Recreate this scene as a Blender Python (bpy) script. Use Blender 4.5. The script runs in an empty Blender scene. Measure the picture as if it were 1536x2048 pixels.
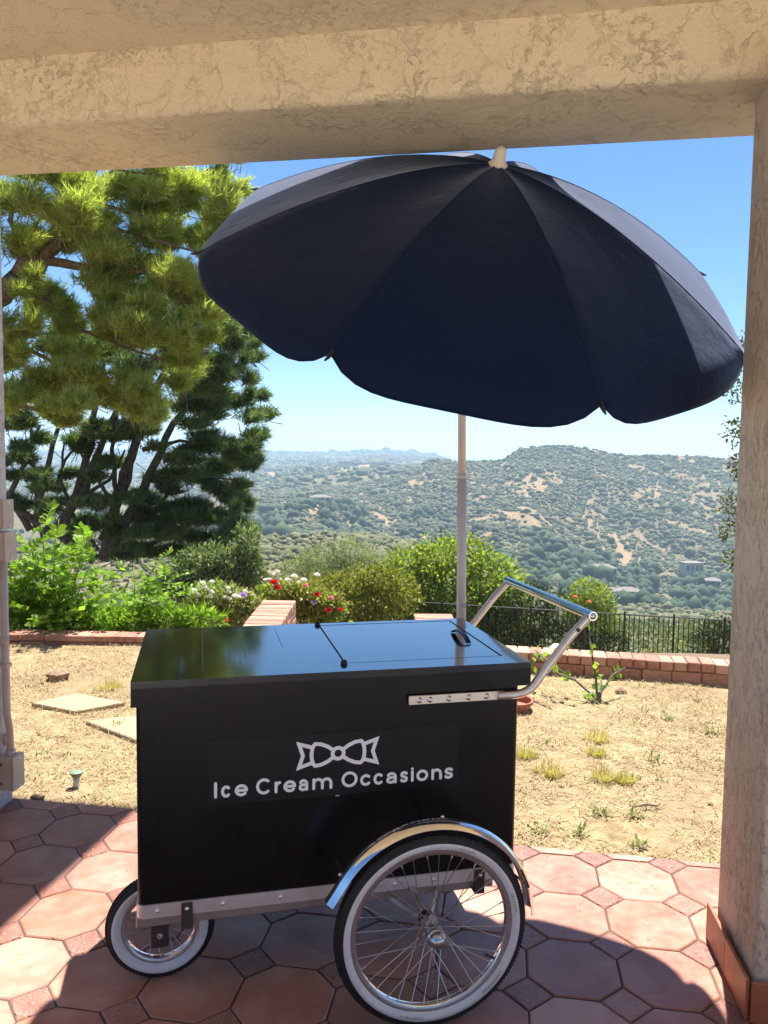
import bpy, math, random
import numpy as np
from mathutils import Vector, Matrix
random.seed(7); rng = np.random.default_rng(11)
PI = math.pi
S = 1.68                       # camera height in metres
SC = bpy.context.scene
COL = SC.collection

# ------------------------------------------------------------------ camera
PITCH, ROLL, F = 0.0727, 0.0138, 1570.43
_f = np.array([0, math.cos(PITCH), -math.sin(PITCH)]); _u0 = np.array([0, math.sin(PITCH), math.cos(PITCH)])
_r = math.cos(ROLL)*np.array([1., 0, 0]) + math.sin(ROLL)*_u0
_u = -math.sin(ROLL)*np.array([1., 0, 0]) + math.cos(ROLL)*_u0
cam = bpy.data.cameras.new('camera'); camo = bpy.data.objects.new('camera', cam); COL.objects.link(camo)
camo.matrix_world = Matrix(((_r[0], _u[0], -_f[0], 0), (_r[1], _u[1], -_f[1], 0), (_r[2], _u[2], -_f[2], S), (0, 0, 0, 1)))
cam.sensor_fit = 'VERTICAL'; cam.sensor_height = 36.0; cam.lens = F/2048*36.0
cam.clip_start = 0.05; cam.clip_end = 20000
SC.camera = camo

# ------------------------------------------------------------------ sky, sun, exposure
SUN_EL, SUN_AZ = math.radians(66.6), math.radians(18.6)      # azimuth from +Y towards +X
W = bpy.data.worlds.new('World'); SC.world = W; W.use_nodes = True
nt = W.node_tree; nt.nodes.clear()
sky = nt.nodes.new('ShaderNodeTexSky'); sky.sky_type = 'NISHITA'; sky.sun_disc = False
sky.sun_elevation = SUN_EL; sky.sun_rotation = SUN_AZ
sky.altitude = 300; sky.air_density = 1.0; sky.dust_density = 0.1; sky.ozone_density = 4.5
bg = nt.nodes.new('ShaderNodeBackground'); bg.inputs['Strength'].default_value = 0.05
wo = nt.nodes.new('ShaderNodeOutputWorld')
hs = nt.nodes.new('ShaderNodeHueSaturation'); hs.inputs['Saturation'].default_value = 1.12; nt.links.new(sky.outputs[0], hs.inputs['Color'])
tn = nt.nodes.new('ShaderNodeMix'); tn.data_type = 'RGBA'; tn.blend_type = 'MULTIPLY'; tn.inputs[0].default_value = 1.0; tn.inputs[7].default_value = (.76, .87, .97, 1)
nt.links.new(hs.outputs[0], tn.inputs[6]); nt.links.new(tn.outputs[2], bg.inputs[0]); nt.links.new(bg.outputs[0], wo.inputs[0])
sl = bpy.data.lights.new('sun', 'SUN'); sl.energy = 3.7; sl.angle = math.radians(0.53); sl.color = (1, 0.95, 0.87)
so = bpy.data.objects.new('sun', sl); COL.objects.link(so)
sd = Vector((math.sin(SUN_AZ)*math.cos(SUN_EL), math.cos(SUN_AZ)*math.cos(SUN_EL), math.sin(SUN_EL)))
so.rotation_euler = sd.to_track_quat('Z', 'Y').to_euler(); so.location = (0, 0, 20)
SC.view_settings.view_transform = 'Standard'; SC.view_settings.look = 'None'
SC.view_settings.exposure = 1.8; SC.view_settings.gamma = 1.0
SC.view_settings.use_curve_mapping = False
SC.render.engine = 'CYCLES'
SC.cycles.max_bounces = 10; SC.cycles.diffuse_bounces = 6; SC.cycles.glossy_bounces = 4; SC.cycles.transmission_bounces = 4
SC.cycles.volume_bounces = 1; SC.cycles.caustics_reflective = False; SC.cycles.caustics_refractive = False
SC.cycles.use_denoising = True

# ------------------------------------------------------------------ helpers
def ray(x, y):
    x = np.asarray(x, float); y = np.asarray(y, float)
    return _f + np.multiply.outer((x-768)/F, _r) - np.multiply.outer((y-1024)/F, _u)
def at(x, y, Y):               # world point at depth Y along the direction (x, y)
    d = ray(x, y); t = Y/d[..., 1]
    return np.array([0, 0, S]) + (t[..., None]*d if np.ndim(t) else t*d)

def link(o, parent=None):
    COL.objects.link(o)
    if parent is not None: o.parent = parent
    return o
def tag(o, label=None, cat=None, group=None, kind=None):
    if label: o['label'] = label
    if cat: o['category'] = cat
    if group: o['group'] = group
    if kind: o['kind'] = kind
    return o
def empty(name, loc=(0, 0, 0), rz=0, label=None, cat=None, group=None):
    o = bpy.data.objects.new(name, None); o.location = loc; o.rotation_euler = (0, 0, rz); o.empty_display_size = .1
    link(o); return tag(o, label, cat, group)

class MB:
    def __init__(s): s.v = []; s.f = []; s.n = 0
    def add(s, v, f):
        s.v += [tuple(map(float, p)) for p in v]; s.f += [tuple(i+s.n for i in q) for q in f]; s.n += len(v); return s
    def box(s, x0, x1, y0, y1, z0, z1, b=0.0, M=None):
        if b <= 0:
            v = [(x, y, z) for z in (z0, z1) for y in (y0, y1) for x in (x0, x1)]
            f = [(0, 2, 3, 1), (4, 5, 7, 6), (0, 1, 5, 4), (2, 6, 7, 3), (0, 4, 6, 2), (1, 3, 7, 5)]
        else:                  # chamfered box, 24 verts
            v = []; idx = {}
            X, Y, Z = (x0, x1), (y0, y1), (z0, z1)
            for i in (0, 1):
                for j in (0, 1):
                    for k in (0, 1):
                        sx, sy, sz = (1-2*i)*b, (1-2*j)*b, (1-2*k)*b
                        for a in range(3):
                            p = [X[i]+sx, Y[j]+sy, Z[k]+sz]; p[a] = (X[i], Y[j], Z[k])[a]
                            idx[(i, j, k, a)] = len(v); v.append(tuple(p))
            f = []
            for a in range(3):
                o1, o2 = (a+1) % 3, (a+2) % 3
                for sd_ in (0, 1):
                    q = []
                    for (p, r) in ((0, 0), (1, 0), (1, 1), (0, 1)):
                        c = [0, 0, 0]; c[a] = sd_; c[o1] = p; c[o2] = r; q.append(idx[(*c, a)])
                    f.append(tuple(q if sd_ else q[::-1]))
            for a in range(3):
                o1, o2 = (a+1) % 3, (a+2) % 3
                for p in (0, 1):
                    for r in (0, 1):
                        c0 = [0, 0, 0]; c0[a] = 0; c0[o1] = p; c0[o2] = r
                        c1 = list(c0); c1[a] = 1
                        q = [idx[(*c0, o1)], idx[(*c0, o2)], idx[(*c1, o2)], idx[(*c1, o1)]]
                        f.append(tuple(q if (p+r) % 2 == 0 else q[::-1]))
            for i in (0, 1):
                for j in (0, 1):
                    for k in (0, 1):
                        q = [idx[(i, j, k, a)] for a in range(3)]
                        f.append(tuple(q if (i+j+k) % 2 else q[::-1]))
        if M is not None: v = [M @ Vector(p) for p in v]
        return s.add(v, f)
    def tube(s, pts, rad, seg=10, cap=True):
        pts = [Vector(p) for p in pts]; n = len(pts)
        rads = rad if isinstance(rad, (list, tuple)) else [rad]*n
        t0 = (pts[1]-pts[0]).normalized()
        up = Vector((0, 0, 1)) if abs(t0.z) < .9 else Vector((1, 0, 0))
        nrm = t0.cross(up).normalized(); v = []; 
        for i, p in enumerate(pts):
            t = (pts[min(i+1, n-1)]-pts[max(i-1, 0)]).normalized()
            nrm = (nrm - t*nrm.dot(t)).normalized(); bi = t.cross(nrm)
            for k in range(seg):
                a = 2*PI*k/seg
                v.append(p + (nrm*math.cos(a)+bi*math.sin(a))*rads[i])
        f = [(i*seg+k, i*seg+(k+1) % seg, (i+1)*seg+(k+1) % seg, (i+1)*seg+k) for i in range(n-1) for k in range(seg)]
        if cap: f += [tuple(range(seg))[::-1], tuple((n-1)*seg+k for k in range(seg))]
        return s.add(v, f)
    def lathe(s, prof, c=(0, 0, 0), axis='z', seg=32, closed=False, a0=0, a1=2*PI, M=None):
        v = []; full = abs(a1-a0-2*PI) < 1e-6; na = seg if full else seg+1
        for i in range(na):
            a = a0+(a1-a0)*i/seg; ca, sa = math.cos(a), math.sin(a)
            for (r, h) in prof:
                p = {'z': (r*ca, r*sa, h), 'y': (r*ca, h, r*sa), 'x': (h, r*ca, r*sa)}[axis]
                p = Vector(p)
                if M is not None: p = M @ p
                v.append(p+Vector(c))
        m = len(prof); f = []
        for i in range(seg):
            j = (i+1) % na
            for k in range(m if closed else m-1):
                l = (k+1) % m
                q = (i*m+k, j*m+k, j*m+l, i*m+l)
                f.append(q if axis != 'y' else q[::-1])
        return s.add(v, f)
    def build(s, name, m=None, parent=None, smooth=False, loc=None, auto=None):
        me = bpy.data.meshes.new(name); me.from_pydata(s.v, [], s.f); me.update()
        if m: me.materials.append(m)
        if smooth: me.shade_smooth()
        if auto is not None:
            me.shade_smooth()
            try: me.set_sharp_from_angle(angle=auto)
            except Exception: pass
        o = bpy.data.objects.new(name, me)
        if loc is not None: o.location = loc
        return link(o, parent)

def npmesh(name, V, T, m=None, parent=None, smooth=False):
    """big mesh from arrays: V (n,3), T (k,3) or (k,4)"""
    V = np.asarray(V, np.float32); T = np.asarray(T, np.int32); k = T.shape[1]
    me = bpy.data.meshes.new(name); me.vertices.add(len(V)); me.vertices.foreach_set('co', V.ravel())
    me.loops.add(T.size); me.loops.foreach_set('vertex_index', T.ravel())
    me.polygons.add(len(T)); me.polygons.foreach_set('loop_start', np.arange(0, T.size, k, dtype=np.int32))
    me.polygons.foreach_set('loop_total', np.full(len(T), k, np.int32))
    me.update(calc_edges=True); me.validate()
    if smooth: me.shade_smooth()
    if m: me.materials.append(m)
    return link(bpy.data.objects.new(name, me), parent)

# value noise in numpy
_R = rng.random((256, 256))
def vnoise(x, y):
    xi = np.floor(x).astype(int); yi = np.floor(y).astype(int); fx = x-xi; fy = y-yi
    fx = fx*fx*(3-2*fx); fy = fy*fy*(3-2*fy)
    g = lambda a, b: _R[a & 255, b & 255]
    return (g(xi, yi)*(1-fx)+g(xi+1, yi)*fx)*(1-fy)+(g(xi, yi+1)*(1-fx)+g(xi+1, yi+1)*fx)*fy
def fbm(x, y, o=4):
    s = 0; a = .5
    for i in range(o): s = s+a*vnoise(x*2**i+i*17.3, y*2**i+i*9.1); a *= .5
    return s/(1-.5**o)

# ------------------------------------------------------------------ materials
class Mat:
    def __init__(s, name):
        s.m = bpy.data.materials.new(name); s.m.use_nodes = True; s.t = s.m.node_tree
        s.b = s.t.nodes['Principled BSDF']; s.out = s.t.nodes['Material Output']
    def n(s, typ, **kw):
        x = s.t.nodes.new(typ)
        for k, v in kw.items():
            if k in x.inputs.keys() if hasattr(x.inputs, 'keys') else False: pass
            setattr(x, k, v)
        return x
    def l(s, a, b): s.t.links.new(a, b)
    def coord(s, kind='Object', scale=(1, 1, 1), rot=(0, 0, 0)):
        c = s.n('ShaderNodeTexCoord'); mp = s.n('ShaderNodeMapping'); mp.inputs['Scale'].default_value = scale; mp.inputs['Rotation'].default_value = rot
        s.l(c.outputs[kind], mp.inputs[0]); return mp.outputs[0]
    def pos(s, scale=(1, 1, 1)):
        c = s.n('ShaderNodeNewGeometry'); mp = s.n('ShaderNodeMapping'); mp.inputs['Scale'].default_value = scale
        s.l(c.outputs['Position'], mp.inputs[0]); return mp.outputs[0]
    def noise(s, vec, scale, detail=4, rough=.55, dist=0):
        x = s.n('ShaderNodeTexNoise'); x.inputs['Scale'].default_value = scale; x.inputs['Detail'].default_value = detail
        x.inputs['Roughness'].default_value = rough; x.inputs['Distortion'].default_value = dist
        s.l(vec, x.inputs['Vector']); return x.outputs['Fac']
    def ramp(s, fac, stops, interp='LINEAR'):
        x = s.n('ShaderNodeValToRGB'); e = x.color_ramp.elements; x.color_ramp.interpolation = interp
        while len(e) < len(stops): e.new(.5)
        for i, (p, c) in enumerate(stops):
            e[i].position = p; e[i].color = (*c, 1) if len(c) == 3 else c
        s.l(fac, x.inputs[0]); return x.outputs[0]
    def mix(s, fac, a, b, blend='MIX'):
        x = s.n('ShaderNodeMix'); x.data_type = 'RGBA'; x.blend_type = blend
        for inp, v in ((x.inputs[0], fac), (x.inputs[6], a), (x.inputs[7], b)):
            if hasattr(v, 'links'): s.l(v, inp)
            elif isinstance(v, (int, float)): inp.default_value = v if inp == x.inputs[0] or inp.type == 'VALUE' else (v, v, v, 1)
            else: inp.default_value = (*v, 1)
        return x.outputs[2]
    def math(s, op, a, b=0.0, c=None):
        x = s.n('ShaderNodeMath'); x.operation = op
        for i, v in enumerate((a, b) if c is None else (a, b, c)):
            if hasattr(v, 'links'): s.l(v, x.inputs[i])
            else: x.inputs[i].default_value = v
        return x.outputs[0]
    def bump(s, h, strength=.5, dist=.01, prev=None):
        x = s.n('ShaderNodeBump'); x.inputs['Strength'].default_value = strength; x.inputs['Distance'].default_value = dist
        s.l(h, x.inputs['Height'])
        if prev: s.l(prev, x.inputs['Normal'])
        return x.outputs[0]
    def set(s, **kw):
        nm = dict(color='Base Color', rough='Roughness', metal='Metallic', normal='Normal', coat='Coat Weight', coatr='Coat Roughness', spec='Specular IOR Level', trans='Transmission Weight', sheen='Sheen Weight', emit='Emission Color', emits='Emission Strength')
        for k, v in kw.items():
            i = s.b.inputs[nm[k]]
            if hasattr(v, 'links'): s.l(v, i)
            else: i.default_value = (*v, 1) if isinstance(v, tuple) else v
        return s.m
def simple(name, color, rough=.5, metal=0, **kw):
    return Mat(name).set(color=color, rough=rough, metal=metal, **kw)

def stucco(name, base, dark, scale=1.0, stretch=(1, 1, 1), flow=.36):
    M = Mat(name); p = M.pos(stretch)
    big = M.noise(p, 5.5*scale, 9, .62, .35)
    brk = M.ramp(M.noise(p, 9*scale, 4, .7, .4), [(.42, (0, 0, 0)), (.58, (1, 1, 1))])
    plate = M.ramp(big, [(.485, (0, 0, 0)), (.52, (1, 1, 1)), (.62, (.75, .75, .75))])
    soft = M.ramp(big, [(.38, (0, 0, 0)), (.62, (1, 1, 1))])
    crest0 = M.ramp(big, [(.46, (0, 0, 0)), (.492, (1, 1, 1)), (.52, (0, 0, 0))])
    crest = M.math('MULTIPLY', crest0, brk)
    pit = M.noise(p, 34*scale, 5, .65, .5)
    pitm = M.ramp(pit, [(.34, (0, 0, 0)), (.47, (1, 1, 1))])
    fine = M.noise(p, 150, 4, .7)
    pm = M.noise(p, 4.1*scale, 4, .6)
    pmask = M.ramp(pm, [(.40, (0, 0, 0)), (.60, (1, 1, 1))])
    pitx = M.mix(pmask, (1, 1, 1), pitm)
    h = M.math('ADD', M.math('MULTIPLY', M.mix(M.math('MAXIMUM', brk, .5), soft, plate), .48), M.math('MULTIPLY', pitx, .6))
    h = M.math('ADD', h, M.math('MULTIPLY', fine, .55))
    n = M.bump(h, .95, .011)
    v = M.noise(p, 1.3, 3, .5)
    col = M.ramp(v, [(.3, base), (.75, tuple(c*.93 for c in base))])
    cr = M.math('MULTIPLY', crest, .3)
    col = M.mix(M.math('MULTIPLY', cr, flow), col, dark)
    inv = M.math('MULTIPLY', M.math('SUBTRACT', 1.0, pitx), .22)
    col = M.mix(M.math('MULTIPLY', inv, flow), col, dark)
    return M.set(color=col, rough=.9, normal=n, spec=.2)

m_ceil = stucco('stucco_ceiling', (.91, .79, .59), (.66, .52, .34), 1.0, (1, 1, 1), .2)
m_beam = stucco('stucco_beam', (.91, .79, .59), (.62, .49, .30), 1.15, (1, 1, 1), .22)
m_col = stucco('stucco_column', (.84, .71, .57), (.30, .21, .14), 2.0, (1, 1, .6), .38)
m_wall = stucco('stucco_wall', (.80, .72, .60), (.5, .4, .3), 1.0)

def terracotta(name, a, b, c):
    M = Mat(name)
    oi = M.n('ShaderNodeObjectInfo'); p = M.pos()
    off = M.n('ShaderNodeVectorMath'); off.operation = 'ADD'
    comb = M.n('ShaderNodeCombineXYZ'); M.l(M.math('MULTIPLY', oi.outputs['Random'], 37.0), comb.inputs[0])
    M.l(p, off.inputs[0]); M.l(comb.outputs[0], off.inputs[1]); q = off.outputs[0]
    n1 = M.noise(q, 5, 5, .55, .6); n2 = M.noise(q, 22, 4, .6); n3 = M.noise(q, 160, 3, .6)
    col = M.ramp(n1, [(.34, a), (.50, b), (.66, c)])
    col = M.mix(M.math('MULTIPLY', M.math('SUBTRACT', n2, .45), .7), col, (.54, .36, .28))
    hs = M.n('ShaderNodeHueSaturation'); M.l(col, hs.inputs['Color'])
    M.l(M.math('ADD', .70, M.math('MULTIPLY', oi.outputs['Random'], .42)), hs.inputs['Value'])
    M.l(M.math('ADD', .88, M.math('MULTIPLY', M.math('FRACT', M.math('MULTIPLY', oi.outputs['Random'], 7.7)), .2)), hs.inputs['Saturation'])
    col = hs.outputs[0]
    dust = M.ramp(M.noise(p, 2.3, 6, .65, .5), [(.55, (0, 0, 0)), (.75, (1, 1, 1))])
    col = M.mix(M.math('MULTIPLY', dust, .30), col, (.56, .42, .34))
    sp = M.ramp(M.noise(p, 60, 2, .5), [(.72, (0, 0, 0)), (.76, (1, 1, 1))])
    col = M.mix(M.math('MULTIPLY', sp, .3), col, (.8, .72, .66))
    M.tcol = col; M.n3 = n3; M.n1 = n1
    M.nb = M.bump(M.math('ADD', M.math('MULTIPLY', n3, .25), M.math('MULTIPLY', n2, .8)), .25, .003)
    rg = M.ramp(n2, [(.3, (.34, .34, .34)), (.7, (.52, .52, .52))])
    M.set(color=col, normal=M.nb, rough=rg, spec=.55)
    return M
m_tile = terracotta('terracotta_tile', (.37, .145, .090), (.43, .190, .125), (.50, .26, .19)).m
def deco(name, petals, ring):
    M = terracotta(name, (.35, .135, .090), (.40, .17, .12), (.45, .22, .16))
    c = M.n('ShaderNodeTexCoord'); sp = M.n('ShaderNodeSeparateXYZ'); M.l(c.outputs['Object'], sp.inputs[0])
    x, y = sp.outputs[0], sp.outputs[1]
    r = M.math('SQRT', M.math('ADD', M.math('MULTIPLY', x, x), M.math('MULTIPLY', y, y)))
    a = M.math('ARCTAN2', y, x)
    rn = M.math('DIVIDE', r, .058)
    if ring:
        pet = M.math('MULTIPLY', M.math('SINE', M.math('MULTIPLY', a, float(petals))), M.math('SUBTRACT', 1.0, M.math('ABSOLUTE', M.math('SUBTRACT', M.math('MULTIPLY', rn, 2.0), .9))))
        rg = M.math('SUBTRACT', 1.0, M.math('MULTIPLY', M.math('ABSOLUTE', M.math('SUBTRACT', rn, .92)), 12.0))
        hub = M.math('SUBTRACT', 1.0, M.math('MULTIPLY', rn, 6.0))
        h = M.math('MAXIMUM', M.math('MAXIMUM', pet, rg), hub)
    else:
        env = M.math('MULTIPLY', M.math('ABSOLUTE', M.math('SINE', M.math('MULTIPLY', a, petals/2.0))), .95)
        env = M.math('ADD', env, .28)
        h = M.math('SUBTRACT', 1.0, M.math('MULTIPLY', M.math('ABSOLUTE', M.math('SUBTRACT', rn, env)), 9.0))
        h2 = M.math('SUBTRACT', 1.0, M.math('MULTIPLY', M.math('ABSOLUTE', M.math('SUBTRACT', rn, M.math('MULTIPLY', env, .58))), 9.0))
        h = M.math('MAXIMUM', h, h2)
    # scrolls in the corners and the raised square border
    ax = M.math('ABSOLUTE', M.math('ADD', x, 0.0)); ay = M.math('ABSOLUTE', y); sm = M.math('ADD', ax, ay)
    bd = M.math('SUBTRACT', 1.0, M.math('MULTIPLY', M.math('ABSOLUTE', M.math('SUBTRACT', sm, .068)), 420.0))
    sc = M.math('MULTIPLY', M.math('SINE', M.math('MULTIPLY', ax, 330.0)), M.math('SINE', M.math('MULTIPLY', ay, 330.0)))
    outm = M.math('GREATER_THAN', rn, 1.02); inm = M.math('LESS_THAN', sm, .064)
    sc = M.math('MULTIPLY', M.math('MULTIPLY', sc, outm), inm)
    h = M.math('MAXIMUM', M.math('MAXIMUM', h, bd), sc)
    h = M.math('MAXIMUM', M.math('MINIMUM', h, .5), 0.0)
    nb = M.bump(h, .85, .007, M.nb)
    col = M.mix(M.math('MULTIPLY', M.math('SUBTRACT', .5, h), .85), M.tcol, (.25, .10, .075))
    return M.set(normal=nb, color=col)
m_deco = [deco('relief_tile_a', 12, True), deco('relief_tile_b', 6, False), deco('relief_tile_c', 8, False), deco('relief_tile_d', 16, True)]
def grout_mat():
    M = Mat('grout'); p = M.pos(); n = M.noise(p, 40, 4, .6)
    b = M.ramp(M.noise(p, 2, 3, .5), [(.4, (.06, .045, .038)), (.65, (.13, .095, .08))])
    return M.set(color=b, rough=.95, normal=M.bump(n, .4, .004))
m_grout = grout_mat()

def black_paint(name, rough, coat=0, scr=.3, spec=.35):
    M = Mat(name); p = M.coord('Object')
    n = M.noise(p, 3, 5, .6, .4); n2 = M.noise(M.coord('Object', (3, 40, 3)), 9, 4, .7)
    r = M.ramp(n, [(.3, (rough*.75,)*3), (.7, (rough*1.25,)*3)])
    nb = M.bump(M.noise(p, 140, 3, .5), .05, .001, M.bump(M.noise(p, 2.2, 3, .5), .10, .01))
    sp = M.ramp(M.noise(p, 240, 1, .5), [(.80, (0, 0, 0)), (.82, (1, 1, 1))])
    col = M.mix(M.math('MULTIPLY', sp, scr), (.004, .004, .005), (.25, .25, .24))
    return M.set(color=col, rough=r, normal=nb, coat=coat, coatr=.06, spec=spec)
m_lid = black_paint('gloss_black_lid', .13, 1.0, .15, .8)
m_black = black_paint('satin_black_paint', .30, .0, .2)
m_sticker = Mat('sticker_vinyl').set(color=(.0075, .008, .012), rough=.32, spec=.38)
m_white = Mat('white_vinyl').set(color=(.93, .94, 1.0), rough=.5)
def brushed(name, col, rough, sc=(1, 60, 60)):
    M = Mat(name); p = M.coord('Object', sc); n = M.noise(p, 4, 4, .6)
    r = M.ramp(n, [(.2, (rough*.8,)*3), (.8, (rough*1.35,)*3)])
    d = M.noise(M.coord('Object'), 9, 5, .65)
    c = M.mix(M.math('MULTIPLY', M.ramp(d, [(.5, (0, 0, 0)), (.75, (1, 1, 1))]), .35), col, tuple(v*.55 for v in col))
    return M.set(color=c, rough=r, metal=1.0, normal=M.bump(n, .08, .001))
m_steel = brushed('brushed_steel', (.82, .81, .86), .46)
m_rail = brushed('dull_steel_rail', (.46, .43, .42), .45)
m_brack = simple('dark_steel', (.10, .09, .085), .5, .8)
m_chrome = simple('chrome', (.86, .87, .88), .06, 1.0)
m_alu = brushed('aluminium_rim', (.60, .60, .62), .30, (20, 20, 20))
m_spoke = simple('spoke_steel', (.62, .62, .64), .28, 1.0)
m_arm = brushed('handle_steel', (.80, .75, .70), .40, (8, 8, 8))
def rubber():
    M = Mat('black_rubber'); p = M.coord('Object'); n = M.noise(p, 60, 4, .6)
    return M.set(color=M.ramp(n, [(.4, (.010, .010, .011)), (.8, (.022, .021, .02))]), rough=.65, normal=M.bump(n, .2, .002))
m_rub = rubber()
def whitewall():
    M = Mat('white_wall_rubber'); p = M.coord('Object')
    n = M.noise(p, 9, 6, .7, .6); d = M.ramp(n, [(.52, (0, 0, 0)), (.72, (1, 1, 1))])
    g = M.noise(p, 55, 4, .7); gd = M.ramp(g, [(.58, (0, 0, 0)), (.70, (1, 1, 1))])
    col = M.mix(M.math('MULTIPLY', d, .30), (.74, .74, .77), (.34, .33, .34))
    col = M.mix(M.math('MULTIPLY', gd, .30), col, (.22, .21, .22))
    return M.set(color=col, rough=.55, normal=M.bump(g, .1, .001))
m_ww = whitewall()
def fabric(name, col):
    M = Mat(name); p = M.coord('Object')
    w1 = M.n('ShaderNodeTexWave'); w1.inputs['Scale'].default_value = 220; M.l(p, w1.inputs[0])
    w2 = M.n('ShaderNodeTexWave'); w2.bands_direction = 'Z'; w2.inputs['Scale'].default_value = 220; M.l(p, w2.inputs[0])
    wv = M.math('ADD', w1.outputs['Fac'], w2.outputs['Fac'])
    wr = M.noise(p, 5, 4, .55, .3)
    nb = M.bump(wv, .10, .001, M.bump(wr, .45, .02))
    c = M.mix(M.noise(p, 3, 3, .5), col, tuple(v*1.35 for v in col))
    M.set(color=c, rough=.58, normal=nb, sheen=.5, spec=.10); M.b.inputs['Sheen Tint'].default_value = (.62, .72, 1, 1); M.b.inputs['Sheen Roughness'].default_value = .35
    # a little light comes through the cloth
    tr = M.n('ShaderNodeBsdfTranslucent'); tr.inputs[0].default_value = (.010, .020, .055, 1)
    ad = M.n('ShaderNodeAddShader'); M.l(M.b.outputs[0], ad.inputs[0]); M.l(tr.outputs[0], ad.inputs[1]); M.l(ad.outputs[0], M.out.inputs[0])
    return M.m
m_fab = fabric('umbrella_cloth', (.003, .010, .036))
m_pole = Mat('pole_paint'); _p = m_pole.coord('Object', (1, 1, .15)); m_pole = m_pole.set(color=m_pole.ramp(m_pole.noise(_p, 60, 4, .6), [(.35, (.72, .67, .66)), (.7, (.80, .77, .77))]), rough=.42, metal=.0)
m_plast = simple('cream_plastic', (.74, .69, .60), .4)
m_blackpl = simple('black_plastic', (.012, .012, .013), .35)
def brick_mat():
    M = Mat('red_brick'); oi = M.n('ShaderNodeObjectInfo'); p = M.pos()
    n = M.noise(p, 30, 5, .65); n2 = M.noise(p, 130, 3, .6)
    c = M.ramp(oi.outputs['Random'], [(0, (.30, .12, .08)), (.5, (.40, .19, .125)), (1, (.48, .28, .20))])
    c = M.mix(M.math('MULTIPLY', M.ramp(n, [(.45, (0, 0, 0)), (.7, (1, 1, 1))]), .4), c, (.60, .46, .38))
    return M.set(color=c, rough=.88, normal=M.bump(M.math('ADD', n, n2), .4, .004))
m_brick = brick_mat()
m_mortar = simple('mortar', (.34, .28, .24), .95)
m_skirt = terracotta('skirting_terracotta', (.42, .13, .06), (.48, .16, .075), (.52, .19, .09)).m
m_box = Mat('painted_box'); m_box = m_box.set(color=m_box.ramp(m_box.noise(m_box.coord('Object'), 14, 4, .6), [(.4, (.56, .49, .43)), (.75, (.48, .40, .34))]), rough=.55)

def leafmat(name, cols, trans=.35, rough=.55, tcol=None):
    M = Mat(name); g = M.n('ShaderNodeNewGeometry'); rnd = g.outputs['Random Per Island']
    k = len(cols); c = M.ramp(rnd, [(i/max(1, k-1), cols[i]) for i in range(k)])
    big = M.noise(M.pos(), 1.3, 3, .5)
    c = M.mix(M.ramp(big, [(.35, (0, 0, 0)), (.7, (.5, .5, .5))]), c, cols[-1])
    M.set(color=c, rough=rough, spec=.3)
    tr = M.n('ShaderNodeBsdfTranslucent'); tc = M.mix(1.0, c, tcol or (1.3, 1.5, .6), 'MULTIPLY'); M.l(tc, tr.inputs[0])
    ms = M.n('ShaderNodeMixShader'); ms.inputs[0].default_value = trans
    M.l(M.b.outputs[0], ms.inputs[1]); M.l(tr.outputs[0], ms.inputs[2]); M.l(ms.outputs[0], M.out.inputs[0])
    return M.m
m_pine = leafmat('pine_needles_near', [(.15, .18, .045), (.35, .39, .11), (.52, .53, .20)], .55)
m_conif = leafmat('pine_needles_dark', [(.035, .075, .045), (.08, .135, .065), (.22, .28, .12)], .35)
m_bark = Mat('bark'); _n = m_bark.noise(m_bark.pos((1, 1, .5)), 14, 6, .7); m_bark = m_bark.set(color=m_bark.ramp(_n, [(.35, (.10, .065, .05)), (.65, (.30, .20, .15))]), rough=.95, normal=m_bark.bump(_n, .8, .04))
m_darkbark = Mat('dark_bark'); _n = m_darkbark.noise(m_darkbark.pos(), 10, 5, .7); m_darkbark = m_darkbark.set(color=m_darkbark.ramp(_n, [(.35, (.07, .058, .05)), (.65, (.20, .17, .145))]), rough=.95, normal=m_darkbark.bump(_n, .6, .04))

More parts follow.
